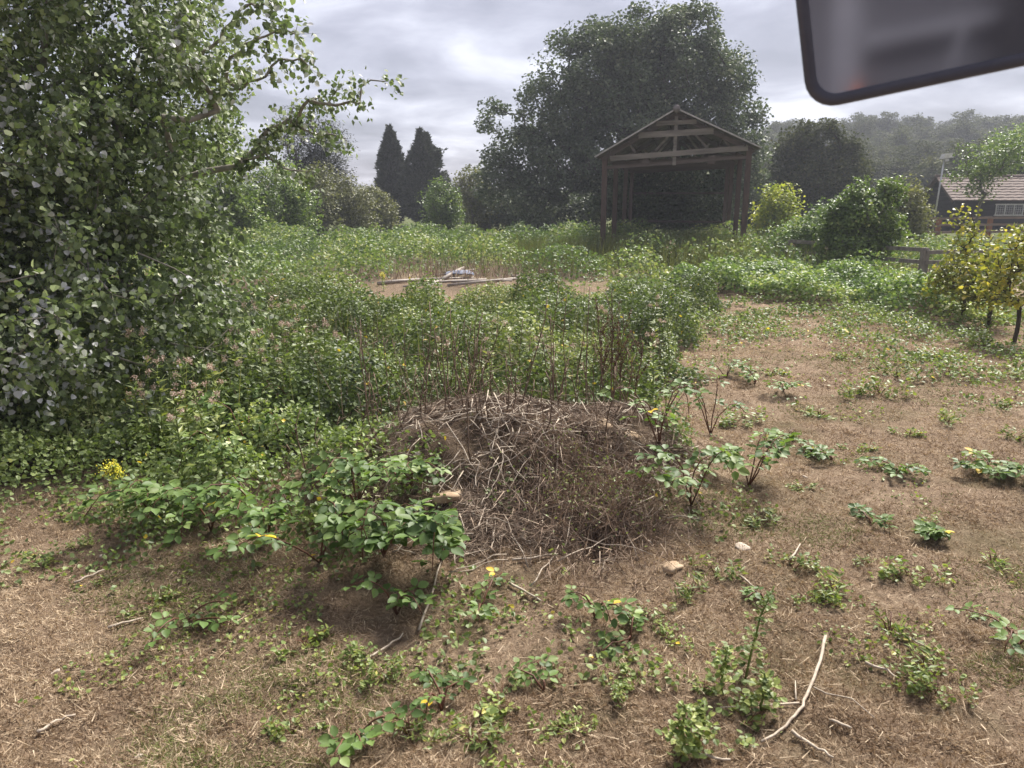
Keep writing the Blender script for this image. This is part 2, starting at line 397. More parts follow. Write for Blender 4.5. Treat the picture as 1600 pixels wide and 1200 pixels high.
def rand_mounds(n, x0, x1, y0, y1, r, h):
    return [(mr.uniform(x0, x1), mr.uniform(y0, y1), mr.uniform(*r), mr.uniform(*h), mr.random()) for _ in range(n)]
cover_main = Field(cover_main, -11.2, 5.5, 4.6, 14.6, .05, rand_mounds(150, -8, 4.2, 5.9, 13.4, (.4, .9), (.32, .88)), .30)
cover_left = Field(cover_left, -6.5, .6, 2.8, 9.2, .05, rand_mounds(70, -5.5, -.8, 4.2, 8.5, (.22, .5), (.2, .6)), .45)
cover_right = Field(cover_right, 2.8, 11.5, 10.5, 20, .06, rand_mounds(70, 3.2, 9.2, 12, 19, (.4, .9), (.25, .72)), .35)
cover_bank = Field(cover_bank, -18, 21, 13, 39.5, .08, rand_mounds(190, -13, 14, 15.5, 36, (.6, 1.3), (.5, 1.15)), .32)
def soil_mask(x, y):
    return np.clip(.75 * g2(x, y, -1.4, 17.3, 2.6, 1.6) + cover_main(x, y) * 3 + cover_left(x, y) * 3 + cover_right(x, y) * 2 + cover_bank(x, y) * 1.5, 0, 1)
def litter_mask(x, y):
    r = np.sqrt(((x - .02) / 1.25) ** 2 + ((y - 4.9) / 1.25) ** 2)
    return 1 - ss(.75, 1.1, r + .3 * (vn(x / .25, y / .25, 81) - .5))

# ------------------------------------------------------------------ ground
def axis_lines(a, b, step, far0, far1, grow=1.16):
    xs = list(np.arange(a, b, step)); s = step; x = xs[-1]
    while x < far1: s *= grow; x += s; xs.append(x)
    s = step; x = xs[0]; lo = []
    while x > far0: s *= grow; x -= s; lo.append(x)
    return np.array(lo[::-1] + xs)
gx = axis_lines(-4.5, 5.5, .05, -700, 700); gy = axis_lines(1.9, 9.5, .045, -25, 900, 1.10)
X, Y = np.meshgrid(gx, gy)
Z = H(X, Y)
nx, ny = len(gx), len(gy)
idx = np.arange(nx * ny).reshape(ny, nx)
a, b, c, d = idx[:-1, :-1].ravel(), idx[:-1, 1:].ravel(), idx[1:, 1:].ravel(), idx[1:, :-1].ravel()
gg = Geo()
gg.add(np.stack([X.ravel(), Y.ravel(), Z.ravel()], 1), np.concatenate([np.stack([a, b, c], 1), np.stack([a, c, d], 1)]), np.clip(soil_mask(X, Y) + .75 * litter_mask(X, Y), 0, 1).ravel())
def ground_mat():
    m, t, o, p = newmat('dry_ground')
    lk = t.links.new
    tcn = N(t, 'ShaderNodeTexCoord')
    n0 = N(t, 'ShaderNodeTexNoise', i_Scale=1.1, i_Detail=5.0, i_Roughness=.6); lk(tcn.outputs['Object'], n0.inputs['Vector'])
    n1 = N(t, 'ShaderNodeTexNoise', i_Scale=14.0, i_Detail=8.0, i_Roughness=.72); lk(tcn.outputs['Object'], n1.inputs['Vector'])
    n2 = N(t, 'ShaderNodeTexNoise', i_Scale=110.0, i_Detail=4.0, i_Roughness=.7, i_Distortion=1.5); lk(tcn.outputs['Object'], n2.inputs['Vector'])
    r0 = ramp(t, [(.30, (.172, .124, .084)), (.5, (.285, .208, .145)), (.72, (.40, .315, .225))]); lk(n1.outputs['Fac'], r0.inputs[0])
    r2 = ramp(t, [(.32, (.45, .42, .40)), (.5, (.95, .93, .90)), (.70, (1.5, 1.45, 1.38))]); lk(n2.outputs['Fac'], r2.inputs[0])
    m1 = N(t, 'ShaderNodeMix', data_type='RGBA', blend_type='MULTIPLY'); m1.inputs[0].default_value = .85
    lk(r0.outputs[0], m1.inputs[6]); lk(r2.outputs[0], m1.inputs[7])
    r3 = ramp(t, [(.50, (0, 0, 0)), (.66, (1, 1, 1))]); lk(n0.outputs['Fac'], r3.inputs[0])
    mg = N(t, 'ShaderNodeMix', data_type='RGBA'); mg.inputs[7].default_value = (.12, .105, .048, 1)
    f = N(t, 'ShaderNodeMath', operation='MULTIPLY', i_1=.6); lk(r3.outputs[0], f.inputs[0]); lk(f.outputs[0], mg.inputs[0]); lk(m1.outputs[2], mg.inputs[6])
    ag = N(t, 'ShaderNodeAttribute', attribute_name='green')
    rg = ramp(t, [(.3, (.055, .075, .025)), (.7, (.13, .14, .055))]); lk(n1.outputs['Fac'], rg.inputs[0])
    mgr = N(t, 'ShaderNodeMix', data_type='RGBA'); lk(ag.outputs['Fac'], mgr.inputs[0]); lk(mg.outputs[2], mgr.inputs[6]); lk(rg.outputs[0], mgr.inputs[7])
    mg = mgr
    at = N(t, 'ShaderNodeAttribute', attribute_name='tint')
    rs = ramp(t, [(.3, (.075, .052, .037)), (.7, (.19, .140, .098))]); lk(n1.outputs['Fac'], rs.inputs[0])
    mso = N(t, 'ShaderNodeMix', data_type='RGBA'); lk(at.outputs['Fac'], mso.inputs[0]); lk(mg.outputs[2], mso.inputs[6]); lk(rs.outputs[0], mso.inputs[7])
    lk(mso.outputs[2], p.inputs['Base Color'])
    p.inputs['Roughness'].default_value = .95; p.inputs['Specular IOR Level'].default_value = .1
    ad = N(t, 'ShaderNodeMath', operation='ADD'); lk(n1.outputs['Fac'], ad.inputs[0]); lk(n2.outputs['Fac'], ad.inputs[1])
    bp = N(t, 'ShaderNodeBump', i_Strength=.9, i_Distance=.025); lk(ad.outputs[0], bp.inputs['Height']); lk(bp.outputs[0], p.inputs['Normal'])
    lk(p.outputs[0], o.inputs[0])
    return m
gr = gg.build('ground', ground_mat(), smooth=True)
ga = gr.data.attributes.new('green', 'FLOAT', 'POINT')
ga.data.foreach_set('value', (np.clip(ss(15, 21, Y) - .9 * g2(X, Y, -1.2, 17.5, 3.4, 2.6), 0, 1) * (.55 + .45 * ss(21, 26, Y))).ravel().astype(np.float32))
tag(gr, kind='structure')

# ------------------------------------------------------------------ trees
def crown_points(lobes, n, shell=.35):
    lobes = np.array(lobes, float)
    vol = lobes[:, 3] * lobes[:, 4] * lobes[:, 5]
    k = rng.choice(len(lobes), n, p=vol ** .8 / (vol ** .8).sum())
    r = rng.random(n) ** shell
    return lobes[k, :3] + rdir(n) * r[:, None] * lobes[k, 3:6]
def skeleton(root, pts, z_first):
    """joins crown points into limbs: every point hangs on the nearest point nearer to the trunk"""
    trunk = [root + np.array([0, 0, z_first]) * f + np.array([.02 * math.sin(5 * f), .02 * math.cos(4 * f), 0]) * z_first for f in np.linspace(0, 1, 5)]
    P = list(trunk); par = [-1, 0, 1, 2, 3]
    top = trunk[-1]
    for p in pts[np.argsort(np.linalg.norm(pts - top, axis=1))]:
        Q = np.array(P[3:]); d = np.linalg.norm(Q - p, axis=1) + .22 * np.linalg.norm(Q - top, axis=1)
        par.append(int(np.argmin(d)) + 3); P.append(p)
    P = np.array(P); cnt = np.ones(len(P))
    for i in range(len(P) - 1, 0, -1): cnt[par[i]] += cnt[i]
    return P, np.array(par), cnt
def limbs(g, P, par, cnt, r_base, minr=.006, k=5, skip=None):
    rad = np.maximum(r_base * (cnt / cnt[0]) ** .5, minr)
    for i in range(1, len(P)):
        a, b = P[par[i]], P[i]
        m = (a + b) / 2 + rng.normal(size=3) * np.linalg.norm(b - a) * .06
        r0 = min(rad[par[i]], rad[i] * 1.35)
        tube(g, [a, m, b], [r0, (r0 + rad[i]) / 2, rad[i] * .9], k, .5, False)
def tree(name, label, cat, base, lobes, leaf, bark, n_nodes=160, per=120, size=.13, cr=.7, tpl=L2, z_first=1.5, r_base=.25, up=.5, spread=.8, ow=.8, droop=.15, group=None, shell=.35, flat=.75, data=None):
    base = np.array(base, float)
    root = empty(name, base, label, cat, group)
    lob = np.array(lobes, float).copy(); lob[:, :3] -= base
    if cat == 'bush':
        tp = lob[:, 2] + lob[:, 5]; lob[:, 2] = tp * .5; lob[:, 5] = tp * .52; z_first = .25
    pts = crown_points(lob, n_nodes, shell)
    pts = pts[pts[:, 2] > .15]
    P, par, cnt = skeleton(np.zeros(3), pts, z_first)
    g = Geo(); limbs(g, P, par, cnt, r_base)
    tr = g.build('trunk', bark, root, True)
    q = P[5:]
    n = len(q) * per
    c = np.repeat(q, per, 0)
    vig = np.repeat(rng.uniform(.55, 1.2, len(q)), per)
    off = rdir(n) * (rng.random(n) ** .42)[:, None] * [1, 1, flat] * (cr * .8 * vig)[:, None]
    pos = c + off
    pos[:, 2] = np.maximum(pos[:, 2], .05)
    cen = (lob[:, :3] * lob[:, 3:4]).sum(0) / lob[:, 3].sum()
    outw = unit(pos - cen)
    tint = np.clip(rng.beta(2, 2.4, n) + np.repeat(rng.normal(size=len(q)) * .12, per), 0, 1)
    g = Geo()
    leafset(g, tpl, pos, size * rng.uniform(.65, 1.25, n), tint, up, spread, droop, outw, ow)
    cw = g.build('crown', leaf, root)
    return root
def lobes_px(Y, L_, dep=1.0):
    out = []
    for px, py, rx, ry in L_:
        c = W(px, py, Y); s = Y / FPX / math.cos(PITCH) * 1.0
        out.append([c[0], c[1], c[2], rx * s, rx * s * dep, ry * s])
    return out
def base_at(px, Y):
    x = W(px, 330, Y)[0]
    return np.array([x, Y, float(H(x, Y))])

# the big oak behind the shed
oak = tree('oak_tree', 'huge dark broad-crowned tree towering behind the open shed', 'tree', base_at(1000, 43),
     lobes_px(43, [(1000,110,105,85),(1085,100,80,75),(920,110,85,62),(880,170,62,60),(1140,140,48,60),(1120,200,70,70),(960,200,120,90),(860,235,75,70),(790,215,46,52),(780,265,42,45),(1160,250,40,45),(1000,60,70,45),(1060,55,60,42),(840,300,85,35),(940,300,110,35),(1050,290,110,45),(1140,300,60,35)], .8),
     M['oak'], M['dark_bark'], 680, 165, .20, 1.15, L2, 3.0, .6, .35, .8, .8, .25, shell=.38)
# trees far left behind the big bush
tree('round_evergreen_tree', 'dense dark rounded evergreen rising behind the left tree', 'tree', base_at(500, 46),
     lobes_px(46, [(505,250,36,52),(500,285,44,48),(512,225,26,35),(470,240,40,60)], .9), M['conifer'], M['dark_bark'], 150, 130, .16, 1.1, LS, 1.0, .3, .6, .6, 1.0, 0)
for px, Y_, lob, lab in ((480, 42, [(475,300,38,34),(500,292,28,26)], 'olive green bush on the skyline below the rounded evergreen'),
                         (535, 44, [(530,305,34,28),(560,312,30,22)], 'olive green bush at the middle of the skyline hedge on the left'),
                         (585, 47, [(580,316,24,20),(598,322,18,14)], 'low olive bush just left of the two tall conifers')):
    tree('hedge_bush', lab, 'bush', base_at(px, Y_), lobes_px(Y_, lob), M['olive'], M['bark'], 70, 110, .15, .95, L2, .5, .12, .6, .7, .7, .1, 'bushes along the far left hedge')
def conifer(px, py, wpx, Y_, label, tops):
    b = base_at(px, Y_); topz = W(px, py, Y_)[2] - b[2]; rw = wpx * Y_ / FPX / 2
    root = empty('conifer_tree', b, label, 'tree', 'pair of tall conifers')
    g = Geo(); tube(g, [[0,0,0],[0,0,topz*.5],[0,0,topz*.96]], [.25,.15,.03], 6); g.build('trunk', M['dark_bark'], root, True)
    nb, per = 620, 52
    hb = rng.random(nb) ** .85; tb = rng.random(nb) * 2 * np.pi
    prof = np.interp(hb, [0,.12,.4,.7,.86,.95,1], [.85,1,.86,.52,.27,.10,.02])
    lb = rw * prof * rng.uniform(.45, 1.22, nb) * (.8 + .4 * vn(tb * 1.5 + 10, hb * 7, 5 + px))
    f = rng.random((nb, per)) ** .5
    rr = (lb[:, None] * f).ravel(); th = np.repeat(tb, per) + rng.normal(size=nb * per) * .10
    zz = (hb[:, None] * topz * .93 + lb[:, None] * f * .55).ravel()
    pos = np.stack([rr * np.cos(th), rr * np.sin(th), np.minimum(np.maximum(zz, .1), topz * (1.0 - .62 * rr / rw))], 1) + rng.normal(size=(nb * per, 3)) * .07
    for dx_, hh in tops:
        m = 900
        hh_ = rng.random(m)
        tp = np.stack([dx_ * rw + rng.normal(size=m) * .16 * (1 - hh_), rng.normal(size=m) * .2 * (1 - hh_), topz * (.80 + (hh - .80) * hh_)], 1)
        pos = np.concatenate([pos, tp]); th = np.concatenate([th, rng.random(m) * 6.28])
    n = len(pos)
    ax = np.stack([np.cos(th), np.sin(th), rng.uniform(-.1, 1.1, n)], 1) + rng.normal(size=(n, 3)) * .3
    g = Geo(); scatter(g, LS, pos, ax, rdir(n) + [0, 0, .6], rng.uniform(.2, .42, n), np.clip(rng.beta(2, 3, n), 0, 1))
    g.build('crown', M['conifer'], root)
conifer(614, 198, 58, 58, 'left one of the two tall dark conifers on the skyline', [(-.05, 1.0)])
conifer(664, 203, 84, 57, 'right and broader one of the two tall dark conifers on the skyline', [(-.12, 1.0), (.10, .96), (.5, .62)])
tree('shrub', 'round yellowish green shrub at the foot of the right conifer', 'bush', base_at(690, 44), lobes_px(44, [(688,315,26,24),(700,322,20,16)]), M['green_tree'], M['bark'], 60, 110, .14, .8, L2, .4, .1, .6, .7, .7, .1)
tree('thin_tree', 'thin pale grey green tree between conifers and the oak', 'tree', base_at(738, 50), lobes_px(50, [(735,288,24,22),(745,310,28,24),(722,300,14,16)]), M['olive'], M['bark'], 55, 60, .16, 1.0, L2, .8, .1, .4, .8, .5, .1)
# right of the oak
tree('dark_tree', 'dark bushy tree standing just right of the shed and the oak', 'tree', base_at(1265, 46), lobes_px(46, [(1250,238,32,34),(1285,226,24,34),(1275,288,58,44),(1225,294,34,40),(1320,280,34,40),(1302,208,13,20),(1262,204,12,20),(1318,236,18,20)], .9), M['wood_far'], M['dark_bark'], 250, 120, .19, 1.0, L2, 1.2, .3, .4, .8, .8, .2)
tree('lime_shrub', 'bright yellow green shrub beside the right shed posts', 'bush', base_at(1213, 33), lobes_px(33, [(1212,300,24,20),(1205,325,30,24),(1225,315,20,20)]), M['lime'], M['bark'], 55, 70, .14, .7, L2, .4, .06, .6, .7, .6, .1)
tree('bushy_tree', 'bright green dense bushy tree left of the near fence post', 'tree', base_at(1350, 21), lobes_px(21, [(1340,345,44,36),(1372,318,26,30),(1318,350,30,36),(1375,365,30,32),(1335,388,54,26),(1392,298,13,16),(1352,300,20,18),(1300,378,30,26),(1325,316,18,20),(1402,340,15,18)], .9), M['green_tree'], M['bark'], 190, 95, .085, .44, L4, .6, .12, .55, .7, .7, .15)
tree('shrub', 'broad grey green bramble shrub merging into the bushy tree from the left', 'bush', base_at(1262, 23), lobes_px(23, [(1262,362,34,30),(1238,382,30,22),(1288,352,24,24),(1222,370,16,20)]), M['bramble_far'], M['bark'], 90, 95, .085, .6, L4, .4, .05, .7, .6, .7, .1)
tree('leaning_shrub', 'grey green shrub between bushy tree and hut gable', 'bush', base_at(1425, 30), lobes_px(30, [(1415,308,28,24),(1425,330,22,28),(1400,330,26,30)]), M['olive'], M['bark'], 90, 100, .13, .8, L2, .5, .08, .5, .7, .6, .15)
tree('young_tree', 'light green young tree in front of the tiled hut roof', 'tree', base_at(1528, 35), lobes_px(35, [(1520,250,26,24),(1545,262,34,22),(1530,285,24,28),(1570,240,26,20),(1500,270,20,14),(1528,312,16,18)]), M['green_tree'], M['bark'], 80, 38, .13, .8, L2, 1.3, .07, .5, .7, .6, .15)
tree('green_tree', 'full green tree on the right edge behind the hut', 'tree', base_at(1600, 52), lobes_px(52, [(1595,235,40,34),(1610,270,50,40),(1560,265,26,24)]), M['green_tree'], M['dark_bark'], 110, 130, .18, 1.2, L2, 1.0, .2, .4, .8, .7, .2)

for px, Y_, lob, lab in ((290, 30, [(290,285,40,40),(260,300,40,36)], 'green bush farthest left in the hedge behind the big left tree'), (345, 32, [(345,280,36,44),(370,300,34,34)], 'tall green bush second from left behind the big left tree'), (400, 34, [(402,272,34,46),(385,305,30,30)], 'green bush glimpsed just right of the big left tree crown'), (445, 36, [(440,290,34,40),(462,312,28,26)], 'green bush next to the olive skyline bushes')):
    tree('hedge_bush', lab, 'bush', base_at(px, Y_), lobes_px(Y_, lob), M['green_tree'], M['bark'], 70, 100, .14, .9, L2, .5, .1, .6, .7, .7, .1, 'bushes along the far left hedge')
for i, (px, Y_, h_) in enumerate([(575,66,20),(720,62,22),(765,50,26),(810,49,24),(860,50,26),(915,51,30),(965,52,34),(1015,53,36),(1065,53,36),(1110,52,32),(1160,50,30),(1205,49,34)]):
    tree('hedge_bush', ('dark green bush in the hedge line under the oak, ' + ['first', 'second', 'third', 'fourth', 'fifth', 'sixth', 'seventh', 'eighth', 'ninth', 'tenth'][i - 2] + ' from left') if i > 1 else ['small far bush low on the skyline left of the conifers', 'small far bush low on the skyline right of the conifers'][i], 'bush', base_at(px, Y_), lobes_px(Y_, [(px - 10, 325 - h_ * .4, 26, h_ * .8), (px + 14, 328 - h_ * .3, 24, h_ * .7)]), M['oak'] if i > 2 else M['olive'], M['bark'], 46, 110, .19, 1.3, L2, .5, .1, .5, .8, .7, .1, 'bushes of the far hedge line')
# wooded hill: trees as individuals, five crown shapes
protos = []
for k in range(5):
    w = rng.uniform(3.4, 4.6)
    lob = [[0,0,5.2,w,w,3.2],[rng.uniform(-2,2),rng.uniform(-2,2),6.8,w*.6,w*.6,2.2],[rng.uniform(-3,3),rng.uniform(-2,2),3.0,w*.9,w*.9,2.6],[w*.6,0,4.6,w*.55,w*.6,2.0],[-w*.6,0,4.2,w*.55,w*.6,2.0]]
    t = tree('woodland_tree', '', 'tree', (0, 0, 0), lob, M['wood_far'], M['dark_bark'], 120, 85, .34, 1.5, L2, 2.0, .25, .5, .8, .8, .2)
    protos.append(t)
def copy_tree(o, parent=None):
    c = o.copy(); col.objects.link(c); c.parent = parent
    for ch in list(o.children): copy_tree(ch, c)
    return c
WL = 'broad crown in the mass of trees covering the far right hill'
used = set(); spots = []
for row, (Y_, yy) in enumerate(((78, 0), (92, 0), (108, 0), (126, 0), (146, 0), (168, 0))):
    for px in np.arange(1165, 1720, 27 - row * 1.2):
        x = W(px + rng.uniform(-12, 12), 300, Y_)[0]
        spots.append((x, Y_ + rng.uniform(-5, 5)))
for i, (x, y) in enumerate(spots):
    k = int(rng.integers(5))
    o = protos[k] if k not in used else copy_tree(protos[k]); used.add(k)
    o.location = (x, y, float(H(x, y)) - .2)
    o.rotation_euler = (0, 0, rng.uniform(0, 6.28)); s = rng.uniform(.55, .85); o.scale = (s * 1.15, s * 1.15, s * rng.uniform(.85, 1.1))
    tag(o, WL, 'tree', 'trees on the wooded hill')
# far tree line closing the gaps on the left horizon
for i, px in enumerate(range(-40, 800, 42)):
    if 590 < px < 660: continue
    k = int(rng.integers(5)); o = copy_tree(protos[k]); Y_ = rng.uniform(95, 125)
    x = W(px, 320, Y_)[0]; o.location = (x, Y_, -.3); s = rng.uniform(.32, .5); o.scale = (s * 1.3, s, s); o.rotation_euler = (0, 0, rng.uniform(0, 6.28))
    tag(o, 'low rounded tree in the far treeline on the left horizon', 'tree', 'trees of the far left treeline')

# the big poplar close by on the left
def near_tree():
    b = np.array([-5.6, 7.6, float(H(-5.6, 7.6))])
    root = empty('poplar_tree', b, 'large leafy tree filling the left side, branches hanging to the ground', 'tree')
    lob = np.array([[-5.4,7.6,4.2,2.3,2.0,2.4],[-4.2,7.4,3.2,1.5,1.7,1.6],[-3.6,7.8,4.3,.8,1.2,1.1],[-4.9,6.6,1.9,1.5,1.3,1.3],[-3.9,7.0,1.5,1.0,1.0,1.0],[-5.6,6.0,1.2,1.2,1.0,1.0],[-6.4,7.2,3.2,1.5,1.6,2.6],[-3.6,8.2,2.4,1.1,1.2,1.1],[-4.9,8.4,5.6,1.6,1.5,1.2],[-3.3,7.6,1.1,.6,.8,.7],[-4.6,5.6,.9,.7,.7,.6],[-3.5,5.7,.75,.75,.6,.65],[-2.9,6.7,.85,.55,.6,.7],[-4.0,6.3,1.5,.9,.7,.8],[-3.3,6.9,1.9,.6,.7,.8]])
    lob[:, :3] -= b
    pts = crown_points(lob, 760, .45)
    # branch sprays that reach out over the field
    sp = []
    for tip, st in ((W(598,128,7.2), W(400,215,7.6)), (W(455,45,6.6), W(330,150,7.2)), (W(492,95,6.9), W(350,170,7.2)), (W(540,215,7.4), W(390,225,7.6)), (W(470,270,7.3), W(360,260,7.4)), (W(430,10,6.8), W(320,80,7.2)), (W(560,160,7.2), W(420,200,7.5))):
        for f in np.linspace(0, 1, 7):
            sp.append(st + (tip - st) * f + np.array([0, 0, .12 * math.sin(math.pi * f)]) - b + rng.normal(size=3) * .03)
    sp = np.array(sp)
    allp = np.concatenate([pts, sp]); allp = allp[allp[:, 2] > .1]
    P, par, cnt = skeleton(np.zeros(3), allp, 1.2)
    g = Geo(); limbs(g, P, par, cnt, .17, .006, 6)
    # pale dead twigs hanging in front
    for (x0, y0, x1, y1, Yd) in ((0,440,70,425,5.4),(215,395,345,460,6.3)):
        p0, p1 = W(x0, y0, Yd) - b, W(x1, y1, Yd + .1) - b
        tube(g, [p0, p0 * .7 + p1 * .3 + rng.normal(size=3) * .03, p0 * .35 + p1 * .65 + rng.normal(size=3) * .03, p1], [.007, .005, .004, .002], 5)
    g.build('trunk', M['pale_bark'], root, True)
    q = np.concatenate([P[5:]])
    isp = np.array([np.min(np.linalg.norm(sp - p, axis=1)) < 1e-6 for p in q])
    tw = np.where(isp, 4, 11)
    c = np.repeat(q, tw, 0); spn = np.repeat(isp, tw)
    n = len(c)
    d = unit(rng.normal(size=(n, 3)) + unit(c - np.array([0, 0, 3.0])) * .5 + [0.15, -.1, -.25])
    ln = np.where(spn, rng.uniform(.10, .22, n), rng.uniform(.22, .55, n))
    g = Geo()
    scatter(g, BL, c, d, rdir(n), ln, .5, .006)
    g.build('twigs', M['pale_bark'], root)
    per = 18
    f = rng.random((n, per)) ** .7
    base = c[:, None] + d[:, None] * (ln[:, None] * f)[..., None] + rng.normal(size=(n, per, 3)) * .035
    keep = rng.random((n, per)) < np.where(spn, .6, 1.0)[:, None]
    shift = np.repeat((fbm(c[:, 0] / .7 + 40, c[:, 2] / .7 + c[:, 1], 33) - .5)[:, None] * .7, per, 1)[keep]
    pos = base[keep]
    m = len(pos)
    ax = np.repeat(d[:, None], per, 1)[keep] * .5 + rng.normal(size=(m, 3)) * .6 + [0, 0, -.45]
    nr = rng.normal(size=(m, 3)) * .8 + [.1, -.25, .6]
    big = rng.uniform(.034, .066, m)
    tn = np.clip(rng.beta(1.8, 1.9, m) + shift + (rng.random(m) < .06) * .5, 0, 1)
    nearby = pos[:, 1] < -.55
    g = Geo()
    LR = (np.array([[0,0,0],[.44,.36,.06],[0,1,-.08],[-.44,.36,.06]]), L2[1])
    for tpl, k in ((LP, nearby), (LR, ~nearby)):
        scatter(g, tpl, pos[k], ax[k], nr[k], big[k], tn[k])
    g.build('crown', M['poplar'], root)
near_tree()
# ------------------------------------------------------------------ brambles and weeds that read as one mass
def sample_area(n, x0, x1, y0, y1, power=0.0):
    x = rng.uniform(x0, x1, n)
    u = rng.random(n)
    if power: y = (y0 ** (1 - power) + u * (y1 ** (1 - power) - y0 ** (1 - power))) ** (1 / (1 - power))
    else: y = y0 + u * (y1 - y0)
    return x, y
def in_view(x, y, m=60):
    return np.abs(x) / np.maximum(y, .1) < (800 + m) / FPX * 1.05
def cover(name, label, cat, fn, area, n, leaf, size, tpl, up=1.0, spread=.55, depth=.5, minh=.04, hi=1.0, clump=0.0):
    x, y = sample_area(n, *area)
    T = fn(x, y)
    k = (T > minh) & (rng.random(n) < ss(0, .22, T) * .9 + .1) & in_view(x, y, 150)
    x, y, T = x[k], y[k], T[k]
    z = H(x, y) + T * (1 - depth * rng.random(len(x)) ** 1.6) + rng.normal(size=len(x)) * .03 + .01
    z = np.maximum(z, H(x, y) + .015)
    n = len(x); pos = np.stack([x, y, z], 1)
    g = Geo()
    lump = .6 * fbm(x / .4, y / .4, 91) + .4 * vn(x / 1.6, y / 1.6, 95)
    kd = fn.kind(x, y) if hasattr(fn, 'kind') else .5
    tint = np.clip(rng.beta(2, 2.0, n) * .75 + (lump - .5) * .5 + (kd - .5) * .5 + .13, 0, .955)
    yl = rng.random(n) < .004
    tint = np.where(yl, 1.0, tint)
    sz = size * rng.uniform(.6, 1.2, n) * (np.interp(y, [4, 12, 40], [.9, 1.0, 1.5]))
    e = .07
    sl = np.stack([-(fn(x + e, y) - fn(x - e, y)) / (2 * e), -(fn(x, y + e) - fn(x, y - e)) / (2 * e), np.zeros(n)], 1)
    leafset(g, tpl, pos, sz, tint, up, spread, .1, np.clip(sl, -3, 3), 1.1)
    o = g.build(name, leaf)
    return tag(o, label, cat, kind='stuff')
cover('bramble_thicket', 'dense green bramble thicket behind the mound of dead stalks', 'brambles', cover_main, (-11, 4.8, 5.0, 14.2), 390000, M['bramble'], .056, L2, .8, .45, .8)
cover('weed_patch', 'leafy green weeds between the left tree and the mound', 'weeds', cover_left, (-6, .2, 3.2, 9), 100000, M['bramble'], .042, L4, .7, .75, .7)
def cover_front(x, y):
    w = 1.0 * g2(x, y, -.85, 4.1, .75, .5) + .8 * g2(x, y, -2.2, 4.2, 1.0, .5) + .8 * g2(x, y, 1.25, 5.0, .35, .7) + .5 * g2(x, y, .1, 3.1, .7, .35)
    return w * ss(.42, .72, fbm(x / .3, y / .25, 57)) * .22
cover('low_weeds', 'low leafy weeds creeping in front of the mound between the brambles', 'weeds', cover_front, (-3.5, 2.2, 2.6, 6), 60000, M['bramble'], .036, L4, .8, .7, .9, .015)
cover('bramble_strip', 'low green brambles along the far side of the dry path', 'brambles', cover_right, (3, 11, 11, 20), 60000, M['bramble_far'], .075, L4)
cover('bramble_bank', 'tall bank of brambles and nettles behind the pile of poles', 'brambles', cover_bank, (-17, 20, 13.5, 39), 185000, M['bramble_far'], .095, L2, .6, .4, .95)
def cover_edge(x, y):
    q = x / np.maximum(y, .1)
    w = ss(.45, .62, q + .25 * (fbm(x / .7, y / .5, 64) - .5)) * ss(6.5, 8.5, y) * (1 - ss(12.5, 14, y)) + ss(8.5, 13, y) * ss(2.0, 3.2, x)
    return np.clip(w, 0, 1) * (ss(.45, .62, fbm(x / .55, y / .45, 66)) * .16)
cover('creeping_cover', 'patchy low green creepers on the dry ground under the saplings', 'creepers', cover_edge, (1.8, 9.5, 6, 18), 90000, M['bramble'], .05, L4, .9, .5, .8, .02)
# upright nettles and grasses on the bank
def uprights(name, label, cat, n, area, fn, hgt, mat, wid, lo=.15, tint=(0, .95)):
    x, y = sample_area(n, *area)
    T = fn(x, y); k = rng.random(n) < T; x, y = x[k], y[k]; n = len(x)
    pos = np.stack([x, y, H(x, y)], 1)
    ax = np.array([0, 0, 1]) + rng.normal(size=(n, 3)) * lo
    g = Geo(); scatter(g, BL, pos, ax, rdir(n), hgt * rng.uniform(.6, 1.15, n), rng.uniform(*tint, n), wid)
    return tag(g.build(name, mat), label, cat, kind='stuff')
uprights('tall_grass', 'tall pale grass stems standing around the shed opening', 'grass', 26000, (-3, 13, 19, 32), lambda x, y: np.clip(g2(x, y, 6, 25, 3.2, 4) + g2(x, y, 1.2, 24.5, 1.1, 2.5) + .10 * (cover_bank(x, y) > .3), 0, 1), .95, M['olive'], .022, .2, (0, .6))

uprights('thicket_grass', 'thin grass and weed stems standing up through the thicket', 'grass', 3500, (-4.5, 4, 4.6, 13), lambda x, y: .55 * (cover_main(x, y) + cover_left(x, y) > .15) * ss(.35, .65, fbm(x / .8, y / .8, 131)), .95, M['olive'], .011, .14)
uprights('thicket_stems', 'thin brown dead stems standing up through the thicket', 'stems', 500, (-2.6, 2.2, 5.6, 9), lambda x, y: .6 * (cover_main(x, y) + cover_left(x, y) > .1), 1.0, M['litter'], .011, .2, (.1, .7))
uprights('dead_weeds', 'brown dead weeds standing behind the pile of poles', 'weeds', 2600, (-4.2, 2.2, 17.6, 22), lambda x, y: .8 * g2(x, y, -1.0, 19.6, 2.4, 1.1), .6, M['litter'], .02, .3, (.2, .9))
